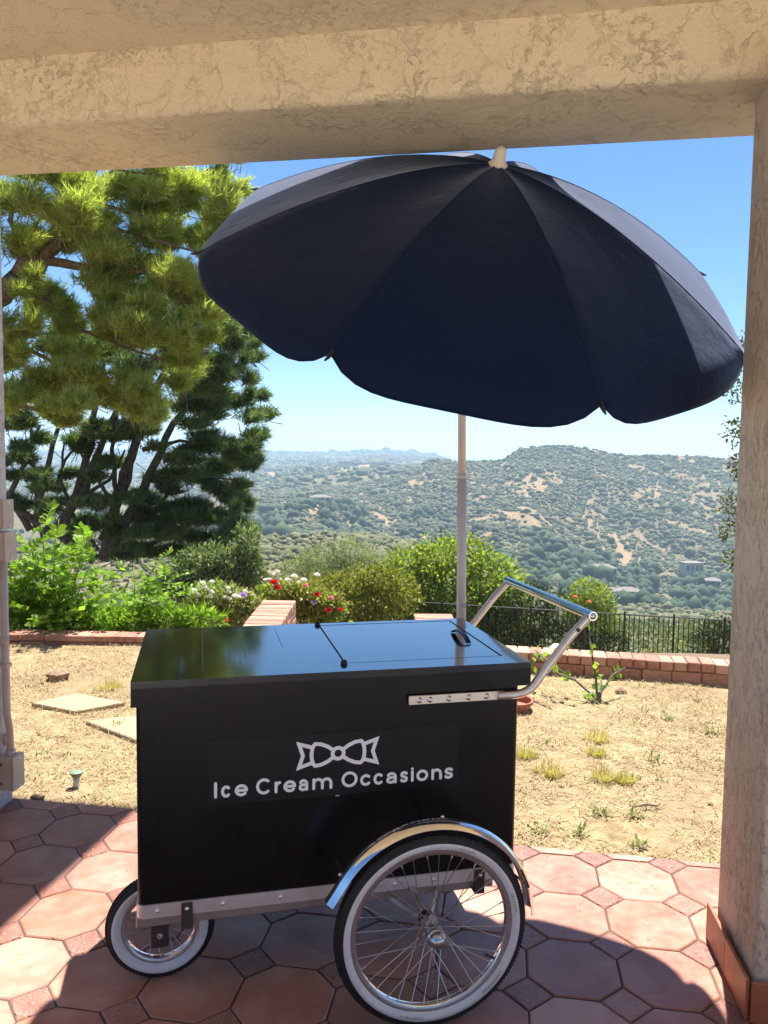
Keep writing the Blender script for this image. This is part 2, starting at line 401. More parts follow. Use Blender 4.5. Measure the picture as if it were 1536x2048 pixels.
# ================================================================== TERRAIN
TX = np.array([-600, 300, 500, 650, 740, 820, 870, 930, 1000, 1040, 1100, 1180, 1250, 1330, 1460, 2200.])
TY = np.array([6.6, 9, 12, 16, 30, 60, 150, 240, 330, 450, 600, 760, 950, 1100, 1500, 2200, 3500, 6000.])
TT = np.array([
 # 6.6  9    12    16    30    60   150   240   330   450   600   760   950   1100  1500  2200 3500 6000
 [1352, 1345, 1340, 1335, 1330, 1280, 1180, 1095, 1115, 1120, 1065, 1030, 1010, 995, 970, 945, 905, 912],
 [1352, 1345, 1340, 1335, 1330, 1280, 1180, 1092, 1115, 1120, 1060, 1030, 1010, 995, 970, 945, 905, 912],
 [1352, 1345, 1340, 1335, 1330, 1275, 1160, 1084, 1105, 1125, 1055, 1015, 990, 975, 955, 935, 907, 914],
 [1352, 1345, 1340, 1335, 1330, 1270, 1150, 1076, 1096, 1112, 1045, 1005, 975, 955, 940, 928, 908, 915],
 [1352, 1345, 1340, 1335, 1330, 1270, 1150, 1082, 1100, 1112, 1048, 1000, 965, 945, 936, 926, 904, 915],
 [1352, 1345, 1340, 1335, 1330, 1275, 1160, 1096, 1108, 1118, 1055, 998, 945, 950, 938, 926, 906, 915],
 [1352, 1345, 1340, 1335, 1330, 1280, 1180, 1120, 1118, 1124, 1060, 992, 919, 940, 940, 930, 912, 915],
 [1352, 1345, 1340, 1335, 1330, 1285, 1210, 1160, 1140, 1135, 1068, 992, 924, 942, 945, 935, 925, 918],
 [1352, 1345, 1340, 1335, 1330, 1290, 1235, 1195, 1165, 1150, 1075, 996, 923, 945, 948, 940, 930, 920],
 [1352, 1345, 1340, 1335, 1330, 1292, 1245, 1215, 1185, 1165, 1082, 985, 899, 935, 948, 940, 932, 922],
 [1352, 1345, 1340, 1335, 1330, 1295, 1250, 1230, 1205, 1180, 1090, 982, 891, 925, 948, 940, 932, 922],
 [1352, 1345, 1340, 1335, 1330, 1298, 1255, 1240, 1220, 1198, 1100, 985, 901, 930, 948, 940, 932, 922],
 [1352, 1345, 1340, 1335, 1330, 1300, 1258, 1246, 1228, 1210, 1112, 995, 914, 935, 948, 940, 932, 922],
 [1352, 1345, 1340, 1335, 1330, 1302, 1260, 1250, 1235, 1220, 1125, 1005, 915, 935, 948, 940, 932, 922],
 [1352, 1345, 1340, 1335, 1330, 1305, 1262, 1250, 1238, 1225, 1135, 1015, 919, 935, 948, 940, 932, 922],
 [1352, 1345, 1340, 1335, 1330, 1305, 1262, 1250, 1238, 1225, 1140, 1020, 926, 940, 950, 942, 934, 922]], float)
def photo_y(x, Y):
    lx = np.clip(x, TX[0], TX[-1]); ly = np.log(np.clip(Y, TY[0], TY[-1])); LY = np.log(TY)
    i = np.clip(np.searchsorted(TX, lx)-1, 0, len(TX)-2); j = np.clip(np.searchsorted(LY, ly)-1, 0, len(TY)-2)
    fx = (lx-TX[i])/(TX[i+1]-TX[i]); fy = (ly-LY[j])/(LY[j+1]-LY[j]); fx = fx*fx*(3-2*fx)
    return (TT[i, j]*(1-fx)+TT[i+1, j]*fx)*(1-fy)+(TT[i, j+1]*(1-fx)+TT[i+1, j+1]*fx)*fy
def terr(x, Y):
    """x = bearing in photo columns, Y = depth in metres -> world X, Y, Z"""
    y = photo_y(x, Y); d = ray(np.clip(x, -900, 2500), y); t = Y/d[..., 1]
    X = t*d[..., 0]
    X = np.where(x > 2500, X + (x-2500)/F*Y, np.where(x < -900, X+(x+900)/F*Y, X)); Z = S+t*d[..., 2]
    # spurs and gullies running down the slopes
    g = 1-np.abs(2*fbm(X/150+5.2+Y/900, Y/520+3.1, 4)-1)
    amp = np.interp(Y, [60, 240, 450, 640, 900, 950, 1500, 3000, 3500], [0, 3, 8, 32, 9, 1.5, 14, 16, 6])
    Z = Z+(g-.75)*amp*1.6+(fbm(X/34, Y/34, 4)-.5)*np.interp(Y, [10, 60, 300, 900, 2000], [0, 1.2, 4, 5, 14])
    return X, Y+0*X, Z
xs = np.concatenate([np.linspace(-2600, 420, 50), np.linspace(440, 1500, 330), np.linspace(1530, 4200, 40)])
ys = np.concatenate([np.geomspace(6.75, 60, 50), np.geomspace(63, 330, 60), np.linspace(338, 1150, 190), np.geomspace(1165, 9000, 90)])
GX, GY = np.meshgrid(xs, ys)
X, Y, Z = terr(GX, GY)
V = np.stack([X, Y, Z], -1).reshape(-1, 3); nx = len(xs); ny = len(ys)
a = (np.arange(ny-1)[:, None]*nx+np.arange(nx-1)).ravel(); T = np.stack([a, a+1, a+nx+1, a+nx], 1)
BARE = [(1240, 640, 40, 40, 1.), (1062, 760, 36, 55, .8), (830, 850, 30, 50, .7), (700, 1500, 60, 160, .9), (735, 1250, 60, 60, .9), (645, 640, 30, 50, 1.), (640, 500, 60, 20, .8), (545, 1500, 20, 120, .9), (1300, 800, 30, 60, .8), (1410, 820, 30, 70, .6), (790, 1000, 30, 40, .8), (950, 880, 25, 40, .6), (1395, 470, 12, 40, .9), (1180, 700, 18, 50, .7), (1360, 880, 30, 30, .6), (690, 420, 80, 12, .5)]
def bare(x, Y):
    X_, Y_, _ = x/1570*Y, Y, 0
    b = np.clip((fbm(X_/13+9, Y_/22+2, 5)-.60)*8, 0, .65)*np.interp(Y, [200, 450, 1000, 1600], [.5, 1, .9, .3])
    for (bx, bY, sx, sY, k) in BARE:
        d2 = ((x-bx)/sx)**2+((Y-bY)/sY)**2+(fbm(x/9, Y/11, 4)-.5)*4.2
        b = np.maximum(b, k*.8*np.clip(1.3-d2, 0, 1))
    return b
def hill_mat():
    M = Mat('chaparral_slope'); p = M.pos()
    at_ = M.n('ShaderNodeAttribute'); at_.attribute_name = 'bare'
    n = M.noise(p, .05, 5, .6); n2 = M.noise(p, .35, 5, .7)
    scrub = M.ramp(n2, [(.35, (.07, .085, .042)), (.5, (.14, .13, .07)), (.66, (.25, .19, .115))])
    tan = M.ramp(n2, [(.3, (.20, .14, .085)), (.5, (.31, .21, .13)), (.75, (.38, .27, .18))])
    f = M.math('ADD', at_.outputs['Fac'], M.math('MULTIPLY', M.math('SUBTRACT', n, .5), .5))
    return M.set(color=M.mix(M.ramp(f, [(.22, (0, 0, 0)), (.8, (1, 1, 1))]), scrub, tan), rough=1.0, spec=.05)
hill = npmesh('hillside', V, T, hill_mat(), smooth=True); tag(hill, kind='structure')
at_ = hill.data.attributes.new('bare', 'FLOAT', 'POINT'); at_.data.foreach_set('value', bare(GX, GY).ravel().astype(np.float32))

# shrubs over the slopes: thousands, one object per band
ico_v = np.array([(0, 0, 1)]+[(.894*math.cos(a), .894*math.sin(a), .447) for a in np.arange(5)*2*PI/5]+[(.894*math.cos(a), .894*math.sin(a), -.447) for a in (np.arange(5)+.5)*2*PI/5]+[(0, 0, -1)])
ico_f = np.array([(0, 1, 2), (0, 2, 3), (0, 3, 4), (0, 4, 5), (0, 5, 1), (1, 6, 2), (2, 7, 3), (3, 8, 4), (4, 9, 5), (5, 10, 1), (6, 7, 2), (7, 8, 3), (8, 9, 4), (9, 10, 5), (10, 6, 1)])
ico_f2 = ico_f  # bottom fan left out: it is in the ground
def blobs(name, P, R, H, m, jit=.28):
    k = len(P); v = ico_v[None]*(1+(rng.random((k, 12, 1))-.5)*2*jit); v = v*np.stack([R, R, H], -1)[:, None]
    a = rng.random(k)*2*PI; c, s = np.cos(a)[:, None], np.sin(a)[:, None]
    v = np.stack([v[..., 0]*c-v[..., 1]*s, v[..., 0]*s+v[..., 1]*c, v[..., 2]], -1)+P[:, None]
    f = ico_f2[None]+(np.arange(k)*12)[:, None, None]
    return tag(npmesh(name, v.reshape(-1, 3), f.reshape(-1, 3), m, smooth=True), kind='stuff')
m_shrub = leafmat('chaparral_shrub', [(.040, .062, .026), (.070, .092, .040), (.095, .115, .055), (.15, .135, .075)], .0, .9)
m_tree_far = leafmat('far_tree', [(.018, .036, .018), (.03, .055, .026), (.055, .08, .03)], .0, .9)
def scatter(n, x0, x1, Y0, Y1, pw, keep):
    x = rng.uniform(x0, x1, n); Y = (rng.uniform(Y0**pw, Y1**pw, n))**(1/pw)
    k = rng.random(n) < keep(x, Y); x, Y = x[k], Y[k]
    X, Y, Z = terr(x, Y); return np.stack([X, Y, Z], -1), x
def cov(x, Y): return np.clip(1.02-1.5*bare(x, Y), .03, 1)*np.clip(.35+1.5*(fbm(x/1570*Y/60, Y/60, 3)-.15), .2, 1)
P, x_ = scatter(46000, 440, 1490, 430, 960, 2, cov)
R = rng.lognormal(.28, .45, len(P)); o = blobs('chaparral', P+np.stack([0*R, 0*R, R*.25], -1), R, R*rng.uniform(.55, .95, len(R)), m_shrub)
tag(o, 'dense grey green chaparral shrubs covering the hill across the valley', 'shrubs')
P, x_ = scatter(18000, -20, 900, 960, 3450, 1.6, cov)
R = rng.lognormal(1.25, .4, len(P)); o = blobs('chaparral', P+np.stack([0*R, 0*R, R*.3], -1), R, R*rng.uniform(.5, .9, len(R)), m_shrub)
tag(o, 'bluish scrub and woods on the far left slopes', 'shrubs')
P, x_ = scatter(13000, -20, 1480, 60, 400, 1.5, lambda x, Y: cov(x, Y)*np.clip((x < 900)*1.0+(Y > 200)*.6+.2, 0, 1))
R = rng.lognormal(.0, .40, len(P))*np.clip(P[:, 1]/230, .45, 1); o = blobs('scrub', P+np.stack([0*R, 0*R, R*.2], -1), R, R*.8, leafmat('knoll_scrub', [(.05, .07, .025), (.09, .11, .04), (.17, .16, .07), (.13, .12, .06)], 0, .9))
tag(o, 'low olive scrub on the rounded knoll below the garden', 'shrubs')
# leafy brush on the slope just past the fence
P, x_ = scatter(900, 200, 1520, 19, 130, 1.3, lambda x, Y: np.ones_like(x)*.95)
cl_ = [(p[0], p[1], p[2]+.3, .55+p[1]*.012, .55+p[1]*.012, .45+p[1]*.008) for p in P]
BRUSH = cl_
# valley-bottom trees
P, x_ = scatter(2600, 930, 1490, 400, 620, 2, lambda x, Y: np.clip(1.2-np.abs(Y-470)/110, .0, 1)*(fbm(x/40, Y/40, 2) > .42))
R = rng.lognormal(1.05, .3, len(P)); o = blobs('wood', P+np.stack([0*R, 0*R, R*.8], -1), R*.95, R*rng.uniform(.7, 1.2, len(R)), m_tree_far)
tag(o, 'dark green wood filling the valley bottom at right', 'wood')
P, x_ = scatter(2400, -20, 900, 380, 700, 2, lambda x, Y: (fbm(x/50+3, Y/50, 2) > .45)*1.0)
R = rng.lognormal(1.15, .35, len(P)); o = blobs('wood', P+np.stack([0*R, 0*R, R*.7], -1), R*.95, R*rng.uniform(.7, 1.3, len(R)), m_tree_far)
tag(o, 'dark trees standing in the valley behind the knoll', 'wood')
P, x_ = scatter(3200, -20, 880, 3300, 3560, 1, lambda x, Y: np.ones_like(x)*.9)
R = rng.lognormal(1.75, .4, len(P)); o = blobs('wood', P+np.stack([0*R, 0*R, R*.3], -1), R*1.3, R*rng.uniform(.5, .95, len(R)), m_tree_far, .12)
tag(o, 'line of trees on the hazy skyline ridge', 'wood')

# far houses
m_hw = simple('house_wall_white', (.46, .43, .38), .9); m_hr = simple('house_roof_grey', (.20, .17, .15), .9); m_hw2 = simple('house_wall_tan', (.36, .28, .21), .9); m_hg = simple('dark_window', (.03, .035, .04), .2)
def house(px, Y, w, d, h, rz, label, wall, n=4, hip=True):
    X, Y, Z = terr(np.array([px*1.0]), np.array([Y*1.0])); w *= .75; d *= .8; h *= .9; r = empty('house', (X[0], Y[0], Z[0]+2.2), rz, label, 'house', 'houses scattered across the valley')
    MB().box(-w/2, w/2, -d/2, d/2, -6, h).build('wall', wall, r)
    b = MB(); e = .6
    if hip: b.add([(-w/2-e, -d/2-e, h+.05), (w/2+e, -d/2-e, h+.05), (w/2+e, d/2+e, h+.05), (-w/2-e, d/2+e, h+.05), (-w/2+d*.45, 0, h+d*.24), (w/2-d*.45, 0, h+d*.24)], [(0, 1, 5, 4), (1, 2, 5), (2, 3, 4, 5), (3, 0, 4), (3, 2, 1, 0)])
    else: b.box(-w/2-e, w/2+e, -d/2-e, d/2+e, h, h+.5)
    b.build('roof', m_hr, r)
    for i in range(n):
        cx = -w/2+w*(i+.5)/n; MB().box(cx-w/n*.3, cx+w/n*.3, -d/2-.08, -d/2+.05, h*.3, h*.82).build('window', m_hg, r)
house(1198, 500, 26, 12, 6, .1, 'long pale house among trees low on the right hill', m_hw, 6)
house(1255, 455, 16, 11, 5, -.2, 'brown roofed house in the valley trees at right', m_hw2, 4)
house(1382, 560, 18, 12, 8, .15, 'tall white house half up the lower right slope', m_hw, 4, False)
house(1222, 425, 12, 9, 5, .4, 'small white house beneath the brown roofed one', m_hw, 3)
house(1425, 520, 12, 10, 5, -.3, 'small house near the stucco column at the valley edge', m_hw2, 3)
house(640, 655, 22, 12, 4.5, .1, 'tan house on the bare knob left of the umbrella pole', m_hw2, 4)
house(700, 1500, 60, 16, 6, 0, 'long low pale house on the bare ridge', m_hw, 9, False)
house(760, 1420, 44, 16, 6, .1, 'right neighbour of the long low ridge house', m_hw, 7, False)
house(545, 1550, 44, 18, 7, 0, 'hillside house over the left tan bank', m_hw, 6, False)
house(520, 1900, 50, 18, 7, .1, 'far left hillside house beside the pine edge', m_hw, 6, False)
house(765, 480, 14, 9, 4, 0, 'small white roofed house behind the knoll', m_hw, 3)

# ================================================================== GARDEN GROUND
def lawn_mat():
    M = Mat('dry_lawn'); p = M.pos()
    n = M.noise(p, 1.1, 5, .6, .3); n2 = M.noise(p, 9, 6, .7, .4); n3 = M.noise(p, 70, 4, .75)
    c = M.ramp(n2, [(.34, (.25, .18, .095)), (.48, (.38, .29, .165)), (.62, (.46, .365, .22))])
    c = M.mix(M.ramp(n, [(.46, (0, 0, 0)), (.66, (.8, .8, .8))]), c, (.28, .195, .12))
    c = M.mix(M.math('MULTIPLY', M.ramp(n3, [(.3, (1, 1, 1)), (.5, (0, 0, 0))]), .5), c, (.24, .16, .085))
    return M.set(color=c, rough=1.0, spec=.1, normal=M.bump(M.math('ADD', n2, n3), .8, .02))
m_lawn = lawn_mat()
def lawn_z(x, y): return -.022+(fbm(x*.9+4, y*.9, 3)-.5)*.05*np.clip((y-3.9)/1.0, 0, 1)+(fbm(x*9, y*9, 2)-.5)*.012
EA = np.array([-1.0055, 2.1889])*S; EB = np.array([.8471, 1.8811])*S       # patio edge line
ed = (EB-EA)/np.linalg.norm(EB-EA); en = np.array([-ed[1], ed[0]])          # en points to the lawn
lx = np.linspace(-9, 9, 220); ly = np.concatenate([np.linspace(0, 3.6, 110), [3.7]])
LX = np.zeros((len(ly), len(lx))); LY = LX.copy()
for j in range(len(ly)):
    t_ = ly[j]/3.7
    base = EA[None]+np.outer(lx-EA[0], ed/ed[0])                             # on the edge line
    far_y = np.interp(lx, [-9, -2.2, 1.1, 2.6, 9], [7.0, 6.95, 6.25, 5.93, 4.4]) + .12
    LX[j] = lx; LY[j] = (base[:, 1]-.01)*(1-t_)+far_y*t_
LZ = lawn_z(LX, LY); LZ[-1] -= .5
a = (np.arange(len(ly)-1)[:, None]*len(lx)+np.arange(len(lx)-1)).ravel()
lawn = npmesh('lawn_ground', np.stack([LX, LY, LZ], -1).reshape(-1, 3), np.stack([a, a+1, a+len(lx)+1, a+len(lx)], 1), m_lawn, smooth=True); tag(lawn, kind='structure')
g = MB(); g.add([(-80, -80, -.16), (80, -80, -.16), (80, 4.0, -.16), (9, 4.0, -.16), (-9, 5.9, -.16), (-80, 5.9, -.16)], [(0, 1, 2, 3, 4, 5)])
tag(g.build('ground', m_lawn), kind='structure')
# sloping bank beyond the brick border down to the fence
bx = np.linspace(-30, 30, 120); by = np.linspace(0, 1, 30)
BXg, TYg = np.meshgrid(bx, by)
nearY = np.interp(BXg, [-30, -9, -2.2, 1.1, 2.6, 9, 30], [7.0, 7.0, 6.9, 6.2, 5.9, 4.4, 4.0])+.1
BY = nearY*(1-TYg)+22*TYg
def bank_h(X, Y): 
    return -.07-.30*np.clip(Y-7.0, 0, 12)**1.02 + (fbm(X*.7, Y*.7, 3)-.5)*.25*np.clip((Y-7)/2, 0, 1)
a = (np.arange(29)[:, None]*120+np.arange(119)).ravel()
bank = npmesh('garden_bank', np.stack([BXg, BY, bank_h(BXg, BY)], -1).reshape(-1, 3), np.stack([a, a+1, a+121, a+120], 1), Mat('bank_soil').set(color=(.16, .11, .07), rough=1.0), smooth=True); tag(bank, kind='structure')

# straw and dry grass blades
def blades(name, C, L, w, lift, m, azi=None):
    k = len(C); a = rng.random(k)*2*PI if azi is None else azi; d = np.stack([np.cos(a)*np.cos(lift), np.sin(a)*np.cos(lift), np.sin(lift)], -1)*L[:, None]
    s_ = np.stack([-np.sin(a), np.cos(a), 0*a], -1)*w[:, None]
    mid = C+d*.55+np.stack([0*a, 0*a, L*.10], -1)
    v = np.stack([C-s_, C+s_, mid+s_*.8, mid-s_*.8, C+d], 1); b = (np.arange(k)*5)[:, None]
    f = np.concatenate([b+np.array([[0, 1, 2]]), b+np.array([[0, 2, 3]]), b+np.array([[3, 2, 4]])])
    return npmesh(name, v.reshape(-1, 3), f, m)
def edgeY(x): return EA[1]+(x-EA[0])*ed[1]/ed[0]
def lawn_pts(n, x0=-3.6, x1=4.2):
    x = rng.uniform(x0, x1, n); top = np.interp(x, [-9, -2.2, 1.1, 2.6, 9], [6.8, 6.75, 6.1, 5.75, 4.2])
    y = edgeY(x)+.01+(top-edgeY(x))*rng.random(n)**1.15
    return x, y
m_straw = leafmat('straw', [(.34, .25, .12), (.46, .36, .19), (.60, .50, .30), (.24, .17, .085)], .12, .8, (1, .9, .6))
x, y = lawn_pts(120000); k = fbm(x*2.3+2, y*2.3, 4) > rng.uniform(.30, .60, len(x)); x, y = x[k], y[k]; n = len(x)
o = blades('dry_grass', np.stack([x, y, lawn_z(x, y)+.004], -1), rng.uniform(.012, .06, n), rng.uniform(.0010, .0025, n), rng.uniform(-.05, .6, n), m_straw)
tag(o, 'short dry straw coloured grass matted over the lawn', 'grass', kind='stuff')
m_tuft = leafmat('golden_tuft', [(.46, .36, .12), (.58, .47, .20), (.34, .32, .10)], .3)
m_weed = leafmat('weed_green', [(.10, .14, .045), (.17, .21, .07), (.26, .28, .11)], .35)
for i, (tx, ty, r_, lb) in enumerate([(.91, 4.12, .07, 'golden grass tuft nearest the black cart'), (1.24, 4.38, .05, 'small pale grass tuft behind the middle one'), (1.18, 4.06, .06, 'grass tuft between its two lit neighbours'), (1.29, 4.03, .045, 'rightmost small golden grass tuft on the lawn'), (.82, 4.36, .06, 'grass tuft partly behind the cart body'), (1.30, 4.62, .07, 'tallest golden tuft in the middle of the lawn'), (-1.95, 5.55, .08, 'yellow grass tuft behind the left stepping stone'), (-1.45, 5.3, .05, 'small grass tuft left of the cart lid')]):
    n = 240; rr = r_*np.sqrt(rng.random(n)); aa = rng.random(n)*2*PI
    C = np.stack([tx+rr*np.cos(aa), ty+rr*np.sin(aa), lawn_z(tx+rr*np.cos(aa), ty+rr*np.sin(aa))], -1)
    o = blades('grass_tuft', C, rng.uniform(.025, .075, n)*(r_/.06)**.5, np.full(n, .0016), rng.uniform(.2, 1.5, n), m_tuft, aa+rng.normal(0, .5, n)); tag(o, lb, 'grass tuft', 'grass tufts on the dry lawn')
wd = [(1.88, 5.05, 'weed right of the rose stems'), (2.08, 4.81, 'weed nearest the right column'), (.72, 3.46, 'weed at the patio edge nearest the fender'), (.90, 3.44, 'second weed along the patio edge'), (1.14, 3.35, 'taller weed touching the patio edge tiles'), (1.21, 3.62, 'weed just in front of the stick'), (1.06, 3.64, 'weed left of the stick'), (-1.2, 5.9, 'weed behind the left stepping stones'), (-1.62, 4.75, 'weed between the two stepping stones'), (-2.3, 4.45, 'weed near the wall conduit'), (1.55, 4.3, 'weed on the open middle of the lawn'), (1.62, 5.75, 'weed under the brick border')]
for (tx, ty, lb) in wd:
    n = 34; aa = rng.random(n)*2*PI; rr = .045*rng.random(n); C = np.stack([tx+rr*np.cos(aa), ty+rr*np.sin(aa), lawn_z(tx+rr*0, ty+rr*0)+rng.uniform(0, .03, n)], -1)
    o = blades('weed', C, rng.uniform(.012, .045, n)*rng.uniform(.5, 1, n), rng.uniform(.003, .007, n), rng.uniform(-.1, 1.2, n), m_weed, aa+rng.normal(0, 1, n)); tag(o, lb, 'weed', 'green weeds in the dry lawn')
x, y = lawn_pts(260); k = fbm(x*2+7, y*2, 2) > .5; x, y = x[k], y[k]; xs_ = np.repeat(x, 14)+rng.normal(0, .02, 14*len(x)); ys_ = np.repeat(y, 14)+rng.normal(0, .02, 14*len(x)); n = len(xs_)
o = blades('sparse_green_grass', np.stack([xs_, ys_, lawn_z(xs_, ys_)], -1), rng.uniform(.015, .04, n), rng.uniform(.0015, .004, n), rng.uniform(.3, 1.2, n), m_weed); tag(o, 'sparse green sprigs between the straw', 'grass', kind='stuff')

# stepping stones
def peb():
    M = Mat('pebble_concrete'); p = M.pos(); v = M.n('ShaderNodeTexVoronoi'); v.inputs['Scale'].default_value = 70; M.l(p, v.inputs['Vector'])
    c = M.mix(M.noise(p, 30, 3, .6), (.42, .34, .22), (.32, .25, .16)); c = M.mix(M.ramp(v.outputs['Distance'], [(.3, (0, 0, 0)), (.6, (1, 1, 1))]), c, (.36, .27, .17))
    return M.set(color=c, rough=.95, normal=M.bump(v.outputs['Distance'], .6, .006))
m_peb = peb()
def slab(pts, z0, z1, name, label):
    c = np.mean(pts, 0); n = len(pts); v = [(p[0]-c[0], p[1]-c[1], z0) for p in pts]+[(p[0]-c[0], p[1]-c[1], z1-.006) for p in pts]+[((p[0]-c[0])*.97, (p[1]-c[1])*.97, z1) for p in pts]
    f = [tuple(range(2*n, 3*n))]+[(i, (i+1) % n, n+(i+1) % n, n+i) for i in range(n)]+[(n+i, n+(i+1) % n, 2*n+(i+1) % n, 2*n+i) for i in range(n)]
    o = MB().add(v, f).build(name, m_peb, loc=(c[0], c[1], 0)); return tag(o, label, 'stepping stone', 'stepping stones in the dry lawn')
slab([(-2.33, 5.12), (-1.98, 4.96), (-1.72, 5.16), (-2.12, 5.34)], -.05, .002, 'stepping_stone', 'pebbly stepping stone farther left near the conduit')
slab([(-1.84, 4.78), (-1.44, 4.48), (-1.05, 4.62), (-1.52, 4.92)], -.05, .003, 'stepping_stone', 'pebbly stepping stone partly hidden behind the cart')
# stones, stick
m_rock = Mat('stone'); m_rock = m_rock.set(color=m_rock.ramp(m_rock.noise(m_rock.pos(), 30, 4, .6), [(.4, (.24, .15, .10)), (.7, (.42, .30, .20))]), rough=.95)
for (tx, ty, r_, lb) in [(1.63, 3.76, .018, 'small dark stone near the right column'), (.83, 3.55, .018, 'brown stone close to the cart body'), (-1.67, 3.72, .035, 'flat stone beside the sprinkler'), (1.74, 5.6, .05, 'flat reddish stone below the brick border'), (.94, 3.95, .016, 'pebble in front of the golden tuft'), (-2.42, 5.75, .09, 'dark block behind the wall conduit'), (1.47, 4.9, .013, 'tiny stone in the middle of the lawn')]:
    v = ico_v*(1+(rng.random((12, 1))-.5)*.5)*np.array([r_, r_*.8, r_*.55]); ff = list(map(tuple, ico_f))+[(11, 7, 6), (11, 8, 7), (11, 9, 8), (11, 10, 9), (11, 6, 10)]
    o = MB().add(v, ff).build('stone', m_rock, loc=(tx, ty, float(lawn_z(np.array([tx]), np.array([ty]))[0])+r_*.3)); tag(o, lb, 'stone', 'loose stones on the lawn')
o = MB().tube([(1.24, 3.70, -.008), (1.29, 3.71, .0), (1.35, 3.705, -.004), (1.37, 3.72, .004)], [.004, .005, .004, .002], 6).build('stick', m_darkbark); tag(o, 'thin dark stick lying on the straw', 'stick')
# sprinkler
r = empty('sprinkler', (-1.54, 3.87, -.02), 0, 'white pop up sprinkler standing in the straw by the left column', 'sprinkler')
MB().tube([(0, 0, -.02), (0, 0, .05)], [.018, .016], 12).build('riser', simple('sprinkler_white', (.7, .7, .66), .5), r, True)
MB().tube([(0, 0, .051), (0, 0, .075), (0, 0, .078)], [.020, .034, .030], 12).build('nozzle', simple('sprinkler_green', (.16, .22, .15), .6), r, True)

# ---- brick work
def brick_row(parent, p0, p1, n, depth, z0, z1, gap=.008, off=0.0, side=1, jit=.004):
    p0 = np.array(p0, float); p1 = np.array(p1, float); d = p1-p0; L = np.linalg.norm(d); d /= L; w = L/n; ang = math.atan2(d[1], d[0])
    me = None
    for i in range(n):
        if me is None:
            b = MB().box(-w/2+gap/2, w/2-gap/2, 0, depth, 0, z1-z0, .005); o = b.build('brick', m_brick, parent); me = o.data
        else: o = link(bpy.data.objects.new('brick', me), parent)
        c = p0+d*(w*(i+.5+off)); nn = np.array([-d[1], d[0]])*random.uniform(-jit, jit)
        o.location = (c[0]+nn[0], c[1]+nn[1], z0+random.uniform(-.003, .003)); o.rotation_euler = (random.uniform(-.012, .012), 0, ang+random.uniform(-.012, .012))
def border(label, p0, p1, ncap, nst, depth, zb, zc, zt):
    r = empty('brick_border', (0, 0, 0), 0, label, 'brick border')
    brick_row(r, p0, p1, ncap, depth, zc+.004, zt)
    brick_row(r, (p0[0], p0[1]+.012), (p1[0], p1[1]+.012), nst, depth*.46, zb, zc-.004)
    p0 = np.array(p0); p1 = np.array(p1); d = (p1-p0)/np.linalg.norm(p1-p0); n_ = np.array([-d[1], d[0]])
    q = [p0+n_*.03, p1+n_*.03, p1+n_*(depth-.01), p0+n_*(depth-.01)]
    MB().add([(*a_, zb-.1) for a_ in q]+[(*a_, zt-.014) for a_ in q], [(0, 3, 2, 1), (4, 5, 6, 7), (0, 1, 5, 4), (1, 2, 6, 5), (2, 3, 7, 6), (3, 0, 4, 7)]).build('mortar', m_mortar, r)
border('low border of red bricks on edge across the right side of the lawn', (.10, 6.347), (4.55, 5.40), 46, 21, .20, -.06, .062, .135)
border('low pinkish brick edging in front of the leafy plants at left', (-5.0, 6.82), (-.95, 6.78), 20, 18, .20, -.05, .0, .058)
def cheek(label, p0, p1, n, w, zt, zb=-.5):
    r = empty('brick_wall', (0, 0, 0), 0, label, 'brick wall')
    brick_row(r, p0, p1, n, w, zt-.07, zt, .006, jit=.002)
    p0 = np.array(p0); p1 = np.array(p1)
    for k in range(4): brick_row(r, p0, p1, max(2, n//2), w*.47, zt-.148-.078*k, zt-.078-.078*k, .008, .0, jit=.002)
    d = (p1-p0)/np.linalg.norm(p1-p0); n_ = np.array([-d[1], d[0]]); q = [p0+n_*w*.2+d*.02, p1+n_*w*.2-d*.02, p1+n_*(w-.01)-d*.02, p0+n_*(w-.01)+d*.02]
    MB().add([(*a_, zb) for a_ in q]+[(*a_, zt-.012) for a_ in q], [(0, 3, 2, 1), (4, 5, 6, 7), (0, 1, 5, 4), (1, 2, 6, 5), (2, 3, 7, 6), (3, 0, 4, 7)]).build('mortar', m_mortar, r)
cheek('raised brick topped wall running away between the flower beds', (-.80, 5.75), (-.80, 7.15), 14, .30, .33)
cheek('short brick wall end behind the umbrella pole', (.62, 6.35), (.62, 6.95), 6, .34, .27)

# ================================================================== PLANTS
def leaves(P, D, L, w, fold=.25):
    """diamond leaves: base P, direction D (unit), length L, half width w"""
    k = len(P); up = rng.normal(0, 1, (k, 3)); s_ = np.cross(D, up); s_ /= np.linalg.norm(s_, axis=1)[:, None]+1e-9
    nrm = np.cross(s_, D); m = P+D*(L*.5)[:, None]; dz = nrm*(L*fold*.4)[:, None]
    v = np.stack([P, m+s_*w[:, None]+dz*.5, P+D*L[:, None], m-s_*w[:, None]+dz*.5], 1)
    b = (np.arange(k)*4)[:, None]; f = np.concatenate([b+np.array([[0, 1, 2]]), b+np.array([[0, 2, 3]])]); return v.reshape(-1, 3), f
def unit(v): return v/(np.linalg.norm(v, axis=-1, keepdims=True)+1e-9)
def ell_pts(cl, n, shell=.55):
    """points in a union of ellipsoids (cx,cy,cz,rx,ry,rz), with outward normals"""
    cl = np.array(cl, float); vol = (cl[:, 3]*cl[:, 4]*cl[:, 5])**(2/3); idx = rng.choice(len(cl), n, p=vol/vol.sum())
    d = unit(rng.normal(0, 1, (n, 3))); r = shell+(1-shell)*rng.random(n)**.6; r = r*(1+.17*rng.normal(0, 1, n)+.24*np.sin(d[:, 0]*7+idx*1.7)*np.sin(d[:, 2]*8+idx))
    return cl[idx, :3]+d*r[:, None]*cl[idx, 3:], d
